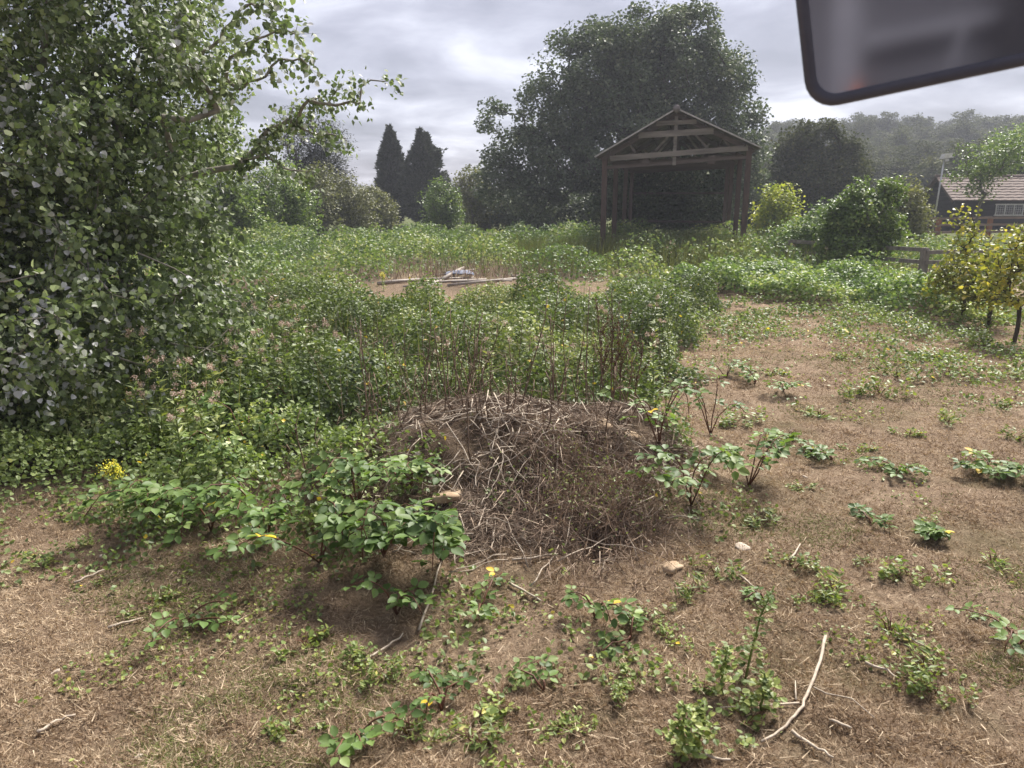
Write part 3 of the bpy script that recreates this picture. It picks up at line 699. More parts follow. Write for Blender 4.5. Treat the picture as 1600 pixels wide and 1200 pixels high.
# ------------------------------------------------------------------ dry grass
def dry_grass():
    n = 620000
    x = rng.uniform(-1, 1, n); y = 2.0 * (14.0 / 2.0) ** rng.random(n)
    x = x * (y * .78 + .3)
    cov = np.clip(soil_mask(x, y) * 1.4, 0, 1); lit = litter_mask(x, y)
    pat = fbm(x / .5, y / .5, 101)
    k = rng.random(n) > np.maximum(cov * .93, lit * .85) + .7 * ss(.42, .34, pat)
    x, y = x[k], y[k]; n = len(x)
    pos = np.stack([x, y, H(x, y) - .003], 1)
    ax = rng.normal(size=(n, 3)) * [1, 1, .35] + [0, 0, .38]
    ax[:, 2] = np.abs(ax[:, 2])
    sc = np.interp(y, [2, 6, 14], [1, 1.5, 2.6])
    hgt = rng.uniform(.02, .055, n) * np.interp(y, [2, 6, 14], [1, 1.15, 1.5]) * (.6 + .8 * fbm(x / .3, y / .3, 103))
    tn = np.clip(rng.beta(2, 1.8, n) * .88 + (fbm(x / .8, y / .8, 105) - .5) * .6 + (fbm(x / .13, y / .13, 106) - .5) * .5, 0, .92)
    green = rng.random(n) < ss(.55, .75, fbm(x / .9, y / .7, 107)) * .5
    tn = np.where(green, rng.uniform(.96, 1, n), tn)
    g = Geo(); scatter(g, BL, pos, ax, rdir(n) + [0, 0, .8], hgt * .85, tn, .0042 * sc)
    n = 3500
    x = rng.uniform(-1, 1, n); y = 2.0 * (9.0 / 2.0) ** rng.random(n); x = x * (y * .78 + .3)
    k = rng.random(n) > np.clip(soil_mask(x, y) * 1.3, 0, 1); x, y = x[k], y[k]; n = len(x)
    a_ = rng.random(n) * 6.283
    scatter(g, BL, np.stack([x, y, H(x, y) + rng.uniform(.006, .03, n)], 1), np.stack([np.cos(a_), np.sin(a_), rng.normal(size=n) * .12], 1), rdir(n) * .4 + [0, 0, 1], rng.uniform(.03, .10, n) * rng.uniform(.6, 1.3, n), rng.uniform(.4, .9, n), rng.uniform(.0025, .0042, n))
    tag(g.build('dry_grass', M['straw']), 'short parched brown grass covering the open ground', 'grass', kind='stuff')
dry_grass()
def green_flecks():
    n = 60000
    x = rng.uniform(-1, 1, n); y = 2.2 * (13.0 / 2.2) ** rng.random(n); x = x * (y * .76 + .2)
    p = fbm(x / .55, y / .4, 111, 4)
    bias = .10 * ss(4, 8, y) * ss(1.0, 3, x) + .06 * g2(x, y, -.2, 3.0, 1.2, .6) + .05 * g2(x, y, .9, 2.7, .6, .5) + .12 * ss(.5, .9, x / (y * .69)) * ss(6, 9, y)
    k = (p + bias > .64) & (litter_mask(x, y) < .3) & (rng.random(n) < .5)
    x, y = x[k], y[k]; n = len(x)
    pos = np.stack([x, y, H(x, y) + rng.uniform(.005, .05, n) * np.interp(y, [3, 9], [.7, 1.5])], 1)
    g = Geo(); leafset(g, L4, pos, rng.uniform(.014, .03, n) * np.interp(y, [3, 12], [.9, 1.9]), np.clip(rng.beta(2, 2, n), 0, .95), .9, .6)
    tag(g.build('creeping_weeds', M['weed']), 'tiny green creeping weeds scattered through the parched grass', 'weeds', kind='stuff')
green_flecks()

# ------------------------------------------------------------------ the mound: litter, stalks, stems, stones
def litter():
    n = 85000
    r = np.sqrt(rng.random(n)); a = rng.random(n) * 6.283
    x = .02 + 1.5 * r * np.cos(a); y = 4.85 + 1.5 * r * np.sin(a)
    k = rng.random(n) < litter_mask(x, y) * (.12 + .95 * ss(.3, .65, fbm(x / .3, y / .3, 120))); x, y = x[k], y[k]; n = len(x)
    pos = np.stack([x, y, H(x, y) + rng.random(n) ** 2 * .05], 1)
    e = .04
    gxn = (H(x + e, y) - H(x - e, y)) / (2 * e); gyn = (H(x, y + e) - H(x, y - e)) / (2 * e)
    h = rng.normal(size=(n, 2)); ax = np.stack([h[:, 0], h[:, 1], h[:, 0] * gxn + h[:, 1] * gyn + rng.normal(size=n) * .12], 1)
    g = Geo(); scatter(g, BL, pos, ax, rdir(n) + [0, 0, .6], rng.uniform(.04, .20, n), np.clip(rng.beta(1.3, 1.9, n), 0, 1), rng.uniform(.003, .007, n))
    tag(g.build('dead_stem_litter', M['litter']), 'tangle of broken dead stems matting the mound', 'litter', kind='stuff')
litter()
def tussock():
    cx, cy = .47, 4.25
    root = empty('dead_grass_tussock', (cx, cy, float(H(cx, cy))), 'shaggy brown tussock hanging down the front right of the mound', 'tussock')
    n = 6000
    x = cx + rng.normal(size=n) * .24; y = cy + rng.normal(size=n) * .30
    pos = np.stack([x, y, H(x, y) + rng.random(n) * .10], 1) - np.array(root.location)
    ax = np.stack([rng.normal(size=n) * .35, rng.normal(size=n) * .3 - .55, rng.normal(size=n) * .55 + .1], 1)
    g = Geo(); scatter(g, BL, pos, ax, rdir(n), rng.uniform(.06, .22, n), np.clip(rng.beta(1.5, 2.6, n), 0, 1), rng.uniform(.003, .006, n))
    g.build('dead_blades', M['litter'], root)
    m = 700
    x = cx + rng.normal(size=m) * .2; y = cy + rng.normal(size=m) * .22
    p = np.stack([x, y, H(x, y) + rng.uniform(.05, .14, m)], 1) - np.array(root.location)
    g = Geo(); leafset(g, L2, p, rng.uniform(.012, .024, m), rng.random(m) * .9, .6, .8); g.build('small_leaves', M['weed'], root)
tussock()
def stalk_mesh(k):
    g = Geo(); h = 1.0; nseg = 6
    w = np.cumsum(rng.normal(size=(nseg, 2)) * .014, 0)
    P = np.concatenate([w, np.linspace(0, h, nseg)[:, None]], 1); P[0, :2] = 0
    tube(g, P, np.linspace(.0055, .0028, nseg), 4)
    for _ in range(3 if k % 2 else 6):
        f = rng.uniform(.35, .97); p = np.array([np.interp(f, np.linspace(0, 1, nseg), P[:, i]) for i in range(3)])
        d = unit(rng.normal(size=3) * [1, 1, .2] + [0, 0, .9]) * rng.uniform(.05, .16)
        tube(g, [p, p + d * .5, p + d], [.0035, .003, .002], 3)
    return g.mesh('dead_stalk', M['stalk'], True)
stalks = [stalk_mesh(k) for k in range(8)]
SLAB = 'thin dead brown stalk standing upright on top of the mound'
for i in range(170):
    px = rng.normal(745, 135) if i < 110 else rng.uniform(490, 960)
    yy = rng.uniform(4.7, 6.9)
    x = (px - 800) / FPX * yy * 1.02
    if i % 9 == 0: yy = rng.uniform(4.3, 5.0)
    x = float(np.clip(x, -1.6, 1.0)); z = float(H(x, yy))
    o = link('dead_stalk', stalks[i % 8], None, (x, yy, z - .02))
    s = rng.uniform(.15, .42) if i % 2 == 0 else rng.uniform(.35, .95)
    if i % 9 == 0: s *= .6
    o.scale = (1, 1, s); lean = .10 + .22 * max(0, (x - .2))
    o.rotation_euler = (rng.normal() * .13, rng.normal() * .13 + lean * rng.random(), rng.uniform(0, 6.28))
    o.rotation_mode = 'XYZ'
    tag(o, SLAB, 'stalk', 'dead stalks standing on the mound')
def stem_mesh(k):
    g = Geo(); n = 6; w = np.cumsum(rng.normal(size=n) * (.003 if k % 3 else .010))
    P = np.stack([np.linspace(-.5, .5, n), w - w.mean(), rng.normal(size=n) * .01], 1)
    tube(g, P, np.linspace(.0043, .0026, n), 5)
    return g.mesh('dry_straw', M['stick'], True)
stems = [stem_mesh(k) for k in range(8)]
def lay(o, x, y, ang, ln, lift=.012):
    dxx, dyy = math.cos(ang) * ln / 2, math.sin(ang) * ln / 2
    z0, z1, zm = float(H(x - dxx, y - dyy)), float(H(x + dxx, y + dyy)), float(H(x, y))
    pit = math.atan2(z1 - z0, ln)
    o.location = (x, y, max(zm, (z0 + z1) / 2) + lift)
    o.rotation_euler = (0, -pit, ang); o.scale = (ln, 1, 1) if ln < 0 else (ln, 1.0, 1.0)
for i in range(280):
    r = rng.random() ** .8; a = rng.random() * 6.283
    x, y = .05 + 1.2 * r * math.cos(a), 4.75 + 1.25 * r * math.sin(a)
    o = link('dry_straw', stems[i % 8]); lay(o, x, y, rng.uniform(0, 6.28), rng.uniform(.10, .5) ** 1.0, .02 + .03 * rng.random())
    tag(o, 'bleached dry stem lying loose among the litter of the mound', 'stem', 'dry stems lying on the mound')
def px_stick(name, label, pts, r0, r1, group=None, forks=(), cat='stick'):
    W_ = [G(*p) for p in pts]; b = np.array(W_[0])
    P = np.array([w - b + [0, 0, .012 + r0] for w in W_])
    t = np.linspace(0, 1, len(P)); tt = np.linspace(0, 1, len(P) * 3)
    Q = np.stack([np.interp(tt, t, P[:, k]) for k in range(3)], 1); Q += rng.normal(size=Q.shape) * r0 * .35
    g = Geo(); tube(g, Q, np.linspace(r0, r1, len(Q)), 6)
    for f in forks:
        F = np.array([G(*p) - b + [0, 0, .02] for p in f]); tube(g, F, np.linspace(r1 * .9, r1 * .4, len(F)), 5)
    o = g.build(name, M['stick'], None, True); o.location = b
    return tag(o, label, cat, group)
px_stick('dead_branch', 'bleached forked dead branch lying on the dry grass, bottom right', [(1289,1000),(1280,1045),(1262,1090),(1248,1118),(1222,1145),(1190,1166)], .008, .005, None, [[(1248,1105),(1200,1108),(1125,1112)],[(1243,1100),(1242,1070)],[(1270,1080),(1290,1090),(1330,1098),(1365,1128)]], 'branch')
loose = [([(1236,1150),(1270,1172),(1302,1190)], 'thin pale twig at the bottom edge right of the dead branch'), ([(1350,1042),(1380,1052),(1402,1064)], 'short pale twig on the grass right of the dead branch'), ([(1155,905),(1178,922)], 'short thick pale stick beside a weed right of the burrow'), ([(1295,1130),(1330,1146)], 'small grey twig just right of the dead branch fork'), ([(1400,995),(1425,1005),(1452,1020)], 'thin grey twig on the parched grass at the far right'), ([(1235,880),(1250,855)], 'short bent straw stem on the path right of the mound'), ([(565,1040),(600,1020),(630,997)], 'long pale stem lying below the front brambles'), ([(655,990),(690,880)], 'pale straight stem leaning under the front brambles'), ([(60,1150),(90,1132),(120,1122)], 'short pale twig on the grass at the bottom left'), ([(115,915),(165,895)], 'pale stem on the parched grass at left'), ([(1085,1185),(1140,1195)], 'pale twig at the bottom edge below the tall green weed'), ([(170,985),(225,970)], 'grey twig lying on parched grass left of the front brambles'), ([(800,880),(870,870)], 'straight bleached stem at the bare foot of the mound'), ([(795,915),(845,945)], 'bleached stem pointing down at the foot of the mound'), ([(905,740),(960,760),(1000,790)], 'thick bleached stem across the right shoulder of the mound')]
for pts, lab in loose:
    px_stick('dry_twig', lab, pts, .007, .004, 'loose twigs on the ground')
# stones
def rock(px, py, s, mat, label, sq=(1, .8, .55), name='stone'):
    u = np.linspace(0, np.pi, 8); v = np.linspace(0, 2 * np.pi, 12, endpoint=False)
    U, V = np.meshgrid(u, v, indexing='ij')
    P = np.stack([np.sin(U) * np.cos(V), np.sin(U) * np.sin(V), np.cos(U)], -1).reshape(-1, 3)
    P = np.sign(P) * np.abs(P) ** .62
    P *= (.6 + .7 * fbm(P[:, 0] * 1.5 + px, P[:, 1] * 1.5 + P[:, 2] * 2.1 + py, 7))[:, None]
    P = P * np.array(sq) * s
    i = np.arange(96).reshape(8, 12); t = []
    for r in range(7):
        for k in range(12):
            a_, b_, c_, d_ = i[r, k], i[r, (k + 1) % 12], i[r + 1, (k + 1) % 12], i[r + 1, k]
            t += [[a_, d_, c_], [a_, c_, b_]]
    g = Geo(); g.add(P, t); o = g.build(name, mat, None, True)
    p = G(px, py); o.location = (p[0], p[1], p[2] - s * sq[2] * .3); o.rotation_euler = (rng.normal() * .15, rng.normal() * .15, rng.uniform(0, 6))
    return tag(o, label, 'stone', 'stones in and around the mound')
rock(652, 708, .055, M['greystone'], 'pale upright stone poking out of the left side of the mound', (.6, .7, 1.0))
rock(700, 772, .10, M['stone'], 'flat sandy slab on the left front of the mound', (1.2, .9, .3))
rock(940, 668, .075, M['stone'], 'sandy boulder on the right shoulder below the dock stalks', (1, .9, .6))
rock(985, 680, .06, M['stone'], 'smaller sandy boulder right of the shoulder boulder', (1.1, .8, .5))
rock(520, 772, .09, M['stone'], 'sandy lump at the far left foot of the mound', (1.3, .9, .35))
rock(1050, 885, .05, M['stone'], 'small sandy stone right of the burrow hole', (1.2, .8, .4))
rock(1160, 855, .04, M['greystone'], 'small grey stone on the path right of the mound', (1.2, .9, .35))
for px, py, lab in ((86,1050,'tiny white pebble at the bottom left'), (217,1182,'tiny white pebble at the bottom edge left'), (160,868,'white pebble near the weeds at left'), (1258,745,'small pale stone on the middle of the dry path'), (1212,520,'pale stone far along the dry path')):
    rock(px, py, .018, M['greystone'], lab, (1.2, .8, .5), 'pebble')

# ------------------------------------------------------------------ bramble plants whose leaves show singly
def trifoliate(size=1.0, col_=.5, five=False):
    g = Geo()
    for a_, l_, o_ in ((0, 1.0, .42), (1.25, .82, .30), (-1.25, .82, .30)):
        ax = np.array([[math.sin(a_), math.cos(a_), rng.uniform(-.25, .1)]])
        scatter(g, LB, ax * o_ * .35 + np.array([[0, .35, 0]]), ax, np.array([[rng.normal() * .15, rng.normal() * .15, 1.0]]), l_ * .72, col_ + rng.normal() * .06)
    tube(g, [[0, 0, 0], [0, .2, .02], [0, .42, 0]], [.012, .010, .008], 3, .3)
    return g
LEAVES = [trifoliate(1, c).mesh('leaf', M['bramble_near'], True) for c in (.2, .32, .42, .5, .55, .6, .66, .74)]
YLEAF = trifoliate(1, 1.0).mesh('leaf', M['bramble_near'], True)
def rot_leaf(o, d, nrm):
    d = unit(np.array(d, float)); nrm = np.array(nrm, float); nrm = unit(nrm - d * (d @ nrm)); s = np.cross(d, nrm)
    from mathutils import Matrix
    o.rotation_euler = Matrix(((s[0], d[0], nrm[0]), (s[1], d[1], nrm[1]), (s[2], d[2], nrm[2]))).to_euler()
def bramble(name, label, base, canes, leaf_size, group, per=9, h=.3, reach=.5, yellow=.012, toward=None, cat='bramble'):
    base = np.array(base, float)
    root = empty(name, base, label, cat, group)
    for k in range(canes):
        a_ = rng.uniform(0, 6.28) if toward is None else toward + rng.normal() * .7
        R_ = reach * rng.uniform(.6, 1.15); hh = h * rng.uniform(.7, 1.25)
        f = np.linspace(0, 1, 8)
        P = np.stack([math.cos(a_) * R_ * f ** 1.2, math.sin(a_) * R_ * f ** 1.2, hh * np.sin(f * rng.uniform(1.9, 2.7)) ], 1)
        P[:, :2] += np.cumsum(rng.normal(size=(8, 2)) * .012 * R_ / .4, 0); P[0] = 0
        lowest = H(base[0] + P[:, 0], base[1] + P[:, 1]) - base[2] + .03
        P[1:, 2] = np.maximum(P[1:, 2], lowest[1:])
        g = Geo(); tube(g, P, np.linspace(.0055, .0025, 8), 5); g.build('cane', M['cane'], root, True)
        for j in range(per):
            ff = .22 + .78 * (j + rng.random() * .5) / per
            p = np.array([np.interp(ff, f, P[:, i]) for i in range(3)])
            lf = YLEAF if rng.random() < yellow else LEAVES[int(rng.integers(8))]
            o = link('leaf', lf, root, p)
            s = leaf_size * rng.uniform(.7, 1.2); o.scale = (s, s, s)
            aa = a_ + (1 if j % 2 else -1) * rng.uniform(.5, 1.5)
            rot_leaf(o, (math.cos(aa), math.sin(aa), rng.uniform(-.25, .45)), (rng.normal() * .35, rng.normal() * .35 - .1, 1))
    return root
GB = 'bramble plants in front of the mound'
front = [(600, 870, 5, .13, .36, .50, 'large glossy bramble sprawling over the left front of the mound'),
         (690, 880, 5, .13, .34, .42, 'large glossy bramble at the bare foot of the mound'),
         (500, 880, 4, .12, .34, .45, 'bramble with broad leaves left of the glossy front bramble'),
         (420, 840, 5, .12, .36, .45, 'bright green bramble at the edge of the left weeds'),
         (620, 960, 3, .13, .28, .26, 'low bramble with big round leaves below the front brambles'),
         (330, 830, 4, .11, .30, .42, 'bramble spilling onto dry grass from the left weeds'),
         (250, 810, 4, .12, .30, .40, 'yellowish green bramble at the left weeds front edge'),
         (560, 800, 5, .11, .42, .45, 'bramble with some yellow leaves on the left flank of the mound'),
         (640, 770, 3, .10, .30, .40, 'small bramble reaching over the sandy slab'),
         (1080, 790, 4, .12, .34, .42, 'bramble with lighter leaves right of the mound'),
         (1170, 760, 4, .12, .30, .36, 'bramble creeping onto the path right of the mound'),
         (1030, 700, 5, .11, .42, .42, 'bramble behind the right shoulder of the mound'),
         (1110, 680, 4, .11, .42, .42, 'bramble at the right edge of the thicket near the mound'),
         (930, 965, 3, .11, .22, .20, 'small bramble below the burrow hole'),
         (985, 1000, 2, .10, .10, .18, 'low bramble shoot right of the small burrow bramble'),
         (750, 955, 2, .12, .16, .25, 'pair of dark round bramble leaves at the foot of the mound'),
         (545, 1165, 3, .12, .20, .20, 'upright bramble shoot at the bottom edge, left of centre'),
         (690, 1110, 3, .09, .16, .14, 'small bramble shoot near the bottom centre'),
         (850, 1080, 2, .10, .10, .15, 'two-armed low bramble seedling in the dry grass, bottom centre'),
         (290, 975, 3, .11, .14, .24, 'low bramble with rounded leaves on the left dry grass'),
         (1590, 1010, 3, .12, .18, .30, 'bramble shoot entering at the lower right edge'),
         (1545, 740, 5, .11, .16, .26, 'leafy green clump on the right side of the dry path'),
         (1300, 720, 3, .10, .14, .30, 'trailing bramble on the middle of the dry path'),
         (1400, 735, 3, .09, .12, .24, 'creeping bramble right of the trailing one on the path'),
         (1485, 840, 3, .09, .12, .22, 'bramble seedling low on the right part of the path'),
         (1190, 935, 3, .06, .08, .12, 'small dark green weed right of the burrow'),
         (1360, 820, 2, .08, .10, .18, 'little bramble seedling on the path right of the mound'),
         (1225, 610, 4, .10, .16, .25, 'compact bramble seedling far along the path'),
         (1180, 600, 3, .10, .14, .25, 'bramble seedling left of the compact one on the path'),
         (1135, 590, 3, .10, .14, .28, 'bramble seedling at the thicket edge of the path'),
         (470, 690, 4, .10, .45, .45, 'bramble rising from the left weeds beside the mound'),
         (400, 720, 4, .10, .40, .45, 'dense bramble in the middle of the left weeds'),
         (350, 760, 4, .10, .36, .45, 'bramble in front of the tall seed-head weeds')]
for px, py, c_, ls, h_, re, lab in front:
    bramble('bramble_plant', lab, G(px, py), c_, ls * (.80 if py < 950 else .62), GB, per=11 if 700 < py < 900 else 6, h=h_ * (.6 if py > 900 or px > 1200 else 1), reach=re, toward=(-1.4 if py < 900 and py > 740 and px < 1000 else None))

# little weeds and grass tufts dotted over the dry ground
def weed_proto(k):
    root = empty('ground_weed', (0, 0, 0), '', 'weed', 'small weeds dotted over the dry ground')
    n = 70 + 20 * k
    sub = rng.normal(size=(5, 2)) * [.07, .05]; w_ = rng.integers(5, size=n); a_ = rng.random(n) * 6.28
    pos = np.concatenate([sub[w_] + rng.normal(size=(n, 2)) * .022, (rng.random((n, 1)) ** 1.5) * (.03 + .03 * k)], 1)
    g = Geo(); ax = np.stack([np.cos(a_), np.sin(a_), rng.uniform(-.2, .9, n)], 1)
    scatter(g, L4 if k % 2 else LS, pos, ax, rng.normal(size=(n, 3)) * .5 + [0, 0, 1], rng.uniform(.015, .036, n) * (1.5 if k % 2 == 0 else 1), np.clip(rng.beta(2, 2, n), 0, .93))
    g.build('leaves', M['weed'], root)
    g = Geo()
    for j in range(6):
        b_ = rng.random() * 6.28; tube(g, [[0, 0, -.01], [.03 * math.cos(b_), .03 * math.sin(b_), .04], [.07 * math.cos(b_), .07 * math.sin(b_), .06]], [.003, .002, .001], 3)
    g.build('stems', M['cane'], root)
    return root
wp = [weed_proto(k) for k in range(4)]; wused = set()
wspots = [(1160,528),(1205,585),(1325,620),(1375,615),(1230,682),(1345,705),(1590,690),(1440,820),(1390,990),(1270,940),(1300,935),(1240,890),(1300,500),(1260,478),(1440,1050),(1465,1085),(1530,965),(455,1145),(600,1062),(580,1040),(1100,1075),(1165,1130),(1120,900),(1010,960),(880,1140),(780,1100),(740,1160),(960,1075),(165,910),(240,948),(60,880),(120,860),(1350,880),(1250,765),(1190,820),(1420,900),(1550,880),(1320,560),(1400,590),(1460,560),(1520,600),(1570,640),(1480,660),(1150,660),(1280,650),(1420,680),(1080,930),(1060,1000),(640,1150),(480,1010),(1130,720),(1540,540),(1440,520),(1380,530),(1500,560),(1580,590)]
weeds_placed = []
MARKS = [('forked dead branch', (1250, 1080)), ('burrow hole at the mound', (940, 910)), ('small grey stone on the path', (1160, 855)), ('trailing bramble on the path', (1300, 720)), ('leafy clump right of the path', (1545, 740)), ('forked sapling on the right', (1585, 535)), ('compact bramble far along the path', (1225, 610)), ('upright bramble shoot at bottom edge', (545, 1165)), ('yellow flowering weed at left', (188, 800))]
ORD = ['', 'second ', 'third ', 'fourth ', 'fifth ', 'sixth ', 'seventh ', 'eighth ', 'ninth ', 'tenth ', 'eleventh ', 'twelfth ', 'thirteenth ', 'fourteenth ', 'fifteenth ', 'sixteenth ']
for i, (px, py) in enumerate(wspots):
    k = i % 4; o = wp[k] if k not in wused else copy_tree(wp[k]); wused.add(k)
    p = G(px, py); o.location = p; o.rotation_euler = (0, 0, rng.uniform(0, 6.28)); s = rng.uniform(.6, 1.15) * (1.6 if py < 700 else 1); o.scale = (s, s, s * rng.uniform(.7, 1.2))
    weeds_placed.append((o, p))

mp_ = [(n_, G(*q)) for n_, q in MARKS]; near_ = {}
for o, p in weeds_placed:
    k = min(range(len(mp_)), key=lambda i: np.linalg.norm(mp_[i][1] - p)); near_.setdefault(k, []).append((float(np.linalg.norm(mp_[k][1] - p)), o))
for k, lst in near_.items():
    for j, (d_, o) in enumerate(sorted(lst, key=lambda q: q[0])):
        tag(o, 'small green weed tuft %snearest to the %s' % (ORD[j], mp_[k][0]))
# ------------------------------------------------------------------ tall weeds
def tall_weed(px, py, h, label, head='seed', leafy_=True, name='tall_weed', cat='weed', group='tall weeds left of the mound', lean=0.0):
    b = G(px, py); root = empty(name, b, label, cat, group)
    n = 7; P = np.stack([lean * np.linspace(0, 1, n) ** 2 * h + np.cumsum(rng.normal(size=n) * .008), np.cumsum(rng.normal(size=n) * .008), np.linspace(0, h, n)], 1); P[0] = 0
    g = Geo(); tube(g, P, np.linspace(.006, .003, n), 5)
    tips = []
    for _ in range(7 if head else 3):
        f = rng.uniform(.6, .97); p = np.array([np.interp(f, np.linspace(0, 1, n), P[:, i]) for i in range(3)])
        q = p + unit(rng.normal(size=3) * [1, 1, .2] + [0, 0, .9]) * h * rng.uniform(.06, .18); tube(g, [p, (p + q) / 2, q], [.003, .0025, .002], 3); tips.append(q)
    tips.append(P[-1]); g.build('stem', M['weed'] if head != 'dock' else M['stalk'], root, True)
    if leafy_:
        m = 60 if head == 'seed' else 110; f = rng.uniform(.08, .97, m); p = np.stack([np.interp(f, np.linspace(0, 1, n), P[:, i]) for i in range(3)], 1)
        a_ = rng.random(m) * 6.28; ax = np.stack([np.cos(a_), np.sin(a_), rng.uniform(-.2, .8, m)], 1)
        p = p + rng.normal(size=(m, 3)) * (.0 if head == 'seed' else .042) * (1.2 - f)[:, None]
        g = Geo(); scatter(g, LS if head == 'seed' else L4, p, ax, rng.normal(size=(m, 3)) * .3 + [0, 0, 1], (.11 if head == 'seed' else .034) * (1.1 - .5 * f), np.clip(rng.beta(2, 2, m), 0, .9)); g.build('leaves', M['weed'] if head != 'silver' else M['bramble_far'], root)
    if head in ('seed', 'yellow'):
        for q in tips[(3 if head == 'seed' else 0):]:
            m = 40; g = Geo(); p = q + rng.normal(size=(m, 3)) * (.012 if head == 'seed' else .022); scatter(g, L2, p, rdir(m), rdir(m), rng.uniform(.008, .018, m), rng.random(m))
            g.build('seed_head' if head == 'seed' else 'flower', M['seed'] if head == 'seed' else M['yellow'], root)
    return root
for i, (px, py, h_) in enumerate(sorted([(320,760,.72),(300,740,.85),(260,720,.80),(345,740,.8),(225,730,.7),(380,700,.85),(420,690,.95),(470,660,.9),(450,690,1.0),(500,650,.8),(285,790,.75),(480,640,1.0),(240,700,.95),(400,665,1.1),(440,640,1.1)])):
    tall_weed(px, py, h_, 'tall weed with pinkish fluffy seed heads left of the mound, %sfrom left' % (ORD[i] or 'first '))
for i in range(26):
    px, yy = rng.uniform(440, 1060), rng.uniform(5.9, 8.6); pt = np.array([(px - 800) / FPX * yy, yy])
    d_ = np.array([pt[0], pt[1], float(H(pt[0], pt[1])) - CAM_Z]); v_ = d_ @ np.array([0, math.sin(PITCH), math.cos(PITCH)]) / (d_ @ np.array([0, math.cos(PITCH), -math.sin(PITCH)]))
    tall_weed(800 + FPX * d_[0] / (d_ @ np.array([0, math.cos(PITCH), -math.sin(PITCH)])), 600 - FPX * v_, rng.uniform(.6, 1.05), 'slender green leafy weed rising out of the bramble thicket', None if i % 3 else 'seed', name='slender_weed', group='slender weeds in the thicket', lean=rng.normal() * .15)
tall_weed(188, 800, .32, 'bright yellow flowering weed at the left edge of the weeds', 'yellow', name='ragwort_plant', cat='flower', group=None)
tall_weed(600, 455, .4, 'small yellow flowering weed near the pile of poles', 'yellow', name='ragwort_plant', cat='flower', group=None)
tall_weed(1165, 1062, .42, 'single tall thin weed stem at the lower right', None, name='thin_weed', group=None, lean=.25)
tall_weed(1130, 1085, .22, 'short dark upright weed left of the thin tall stem', None, name='thin_weed', group=None)
for px, py, h_, lab in ((1065,1190,.24,'bushy light green weed at the bottom edge right of centre'), (1085,1180,.20,'light green weed just right of the bushy bottom one'), (1190,1110,.18,'short bright weed left of the dead branch')):
    tall_weed(px, py, h_, lab, 'none', name='leafy_weed', group=None)
for px, py, h_, lab in ((1018,430,.95,'pale silvery green spire of a weed before the shed'), (1062,432,.7,'silvery thistle right of the pale spire before the shed')):
    b = G(px, py); tall_weed(px, py, h_, lab, 'silver', name='silvery_weed', group=None)
tall_weed(1047, 425, .8, 'brown dead seed spike standing before the shed', 'seed', False, 'dead_spike', 'weed', None)
for px, py, lab in ((1235,420,'dry flowering weed left of the bushy tree'), (1290,430,'dry flowering weed below the bushy tree')):
    tall_weed(px, py, .7, lab, 'seed', name='dry_weed', group=None)
# dead dock spikes right behind the mound
for i, (px, h_) in enumerate([(955,.95),(968,1.05),(980,.9),(962,.8),(990,.75),(945,.7)]):
    yy = 5.7 + .05 * i; x = (px - 800) / FPX * yy * 1.03; b = np.array([x * .96, yy, float(H(x, yy))])
    root = empty('dead_dock', b, 'dark red brown dead dock spike behind the mound, %sof six from left' % (['second ', 'fourth ', 'fifth ', 'third ', 'last ', 'first '][i]), 'plant', 'dead dock spikes')
    n = 8; P = np.stack([np.cumsum(rng.normal(size=n) * .012) + .04 * np.linspace(0, 1, n) * (i - 2.5) , np.cumsum(rng.normal(size=n) * .01), np.linspace(0, h_, n)], 1); P[0] = 0
    g = Geo(); tube(g, P, np.linspace(.006, .003, n), 5); g2_ = Geo()
    for _ in range(7):
        f = rng.uniform(.4, .8); p = np.array([np.interp(f, np.linspace(0, 1, n), P[:, k]) for k in range(3)]); q = p + np.array([rng.normal() * .06, rng.normal() * .06, h_ * rng.uniform(.15, .28)])
        tube(g, [p, (p + q) / 2 + [rng.normal() * .01, 0, 0], q], [.003, .0025, .002], 3)
        m = 60; t_ = rng.random((m, 1)); scatter(g2_, L2, p + (q - p) * t_ + rng.normal(size=(m, 3)) * .006, rdir(m), rdir(m), rng.uniform(.008, .016, m), rng.random(m))
    g.build('stem', M['stalk'], root, True); tag(g2_.build('seeds', M['dock'], root), kind='stuff')

# ------------------------------------------------------------------ saplings at the right edge
SG = 'yellow green saplings on the right'
for px, py, top, lobs, lab in ((1585, 535, 350, [(1590,410,46,34),(1570,455,46,26),(1605,375,34,28),(1548,430,30,24)], 'yellow green sapling with forked stems, nearest on the right'),
                               (1543, 512, 400, [(1540,420,40,28),(1528,455,40,22),(1556,470,26,14)], 'yellow green sapling, middle one of the right group'),
                               (1503, 498, 330, [(1515,345,20,18),(1510,385,30,26),(1500,425,38,28),(1480,440,30,22),(1535,375,24,22)], 'tall yellow green sapling with slim trunk, leftmost of the right group')):
    p = G(px, py); Y_ = p[1]
    tree('oak_sapling', lab, 'sapling', p, lobes_px(Y_, lobs, .9), M['sapling'], M['dark_bark'], 95, 13, .066, .32, L4, .5, .032, .5, .8, .4, .1, SG, .5)

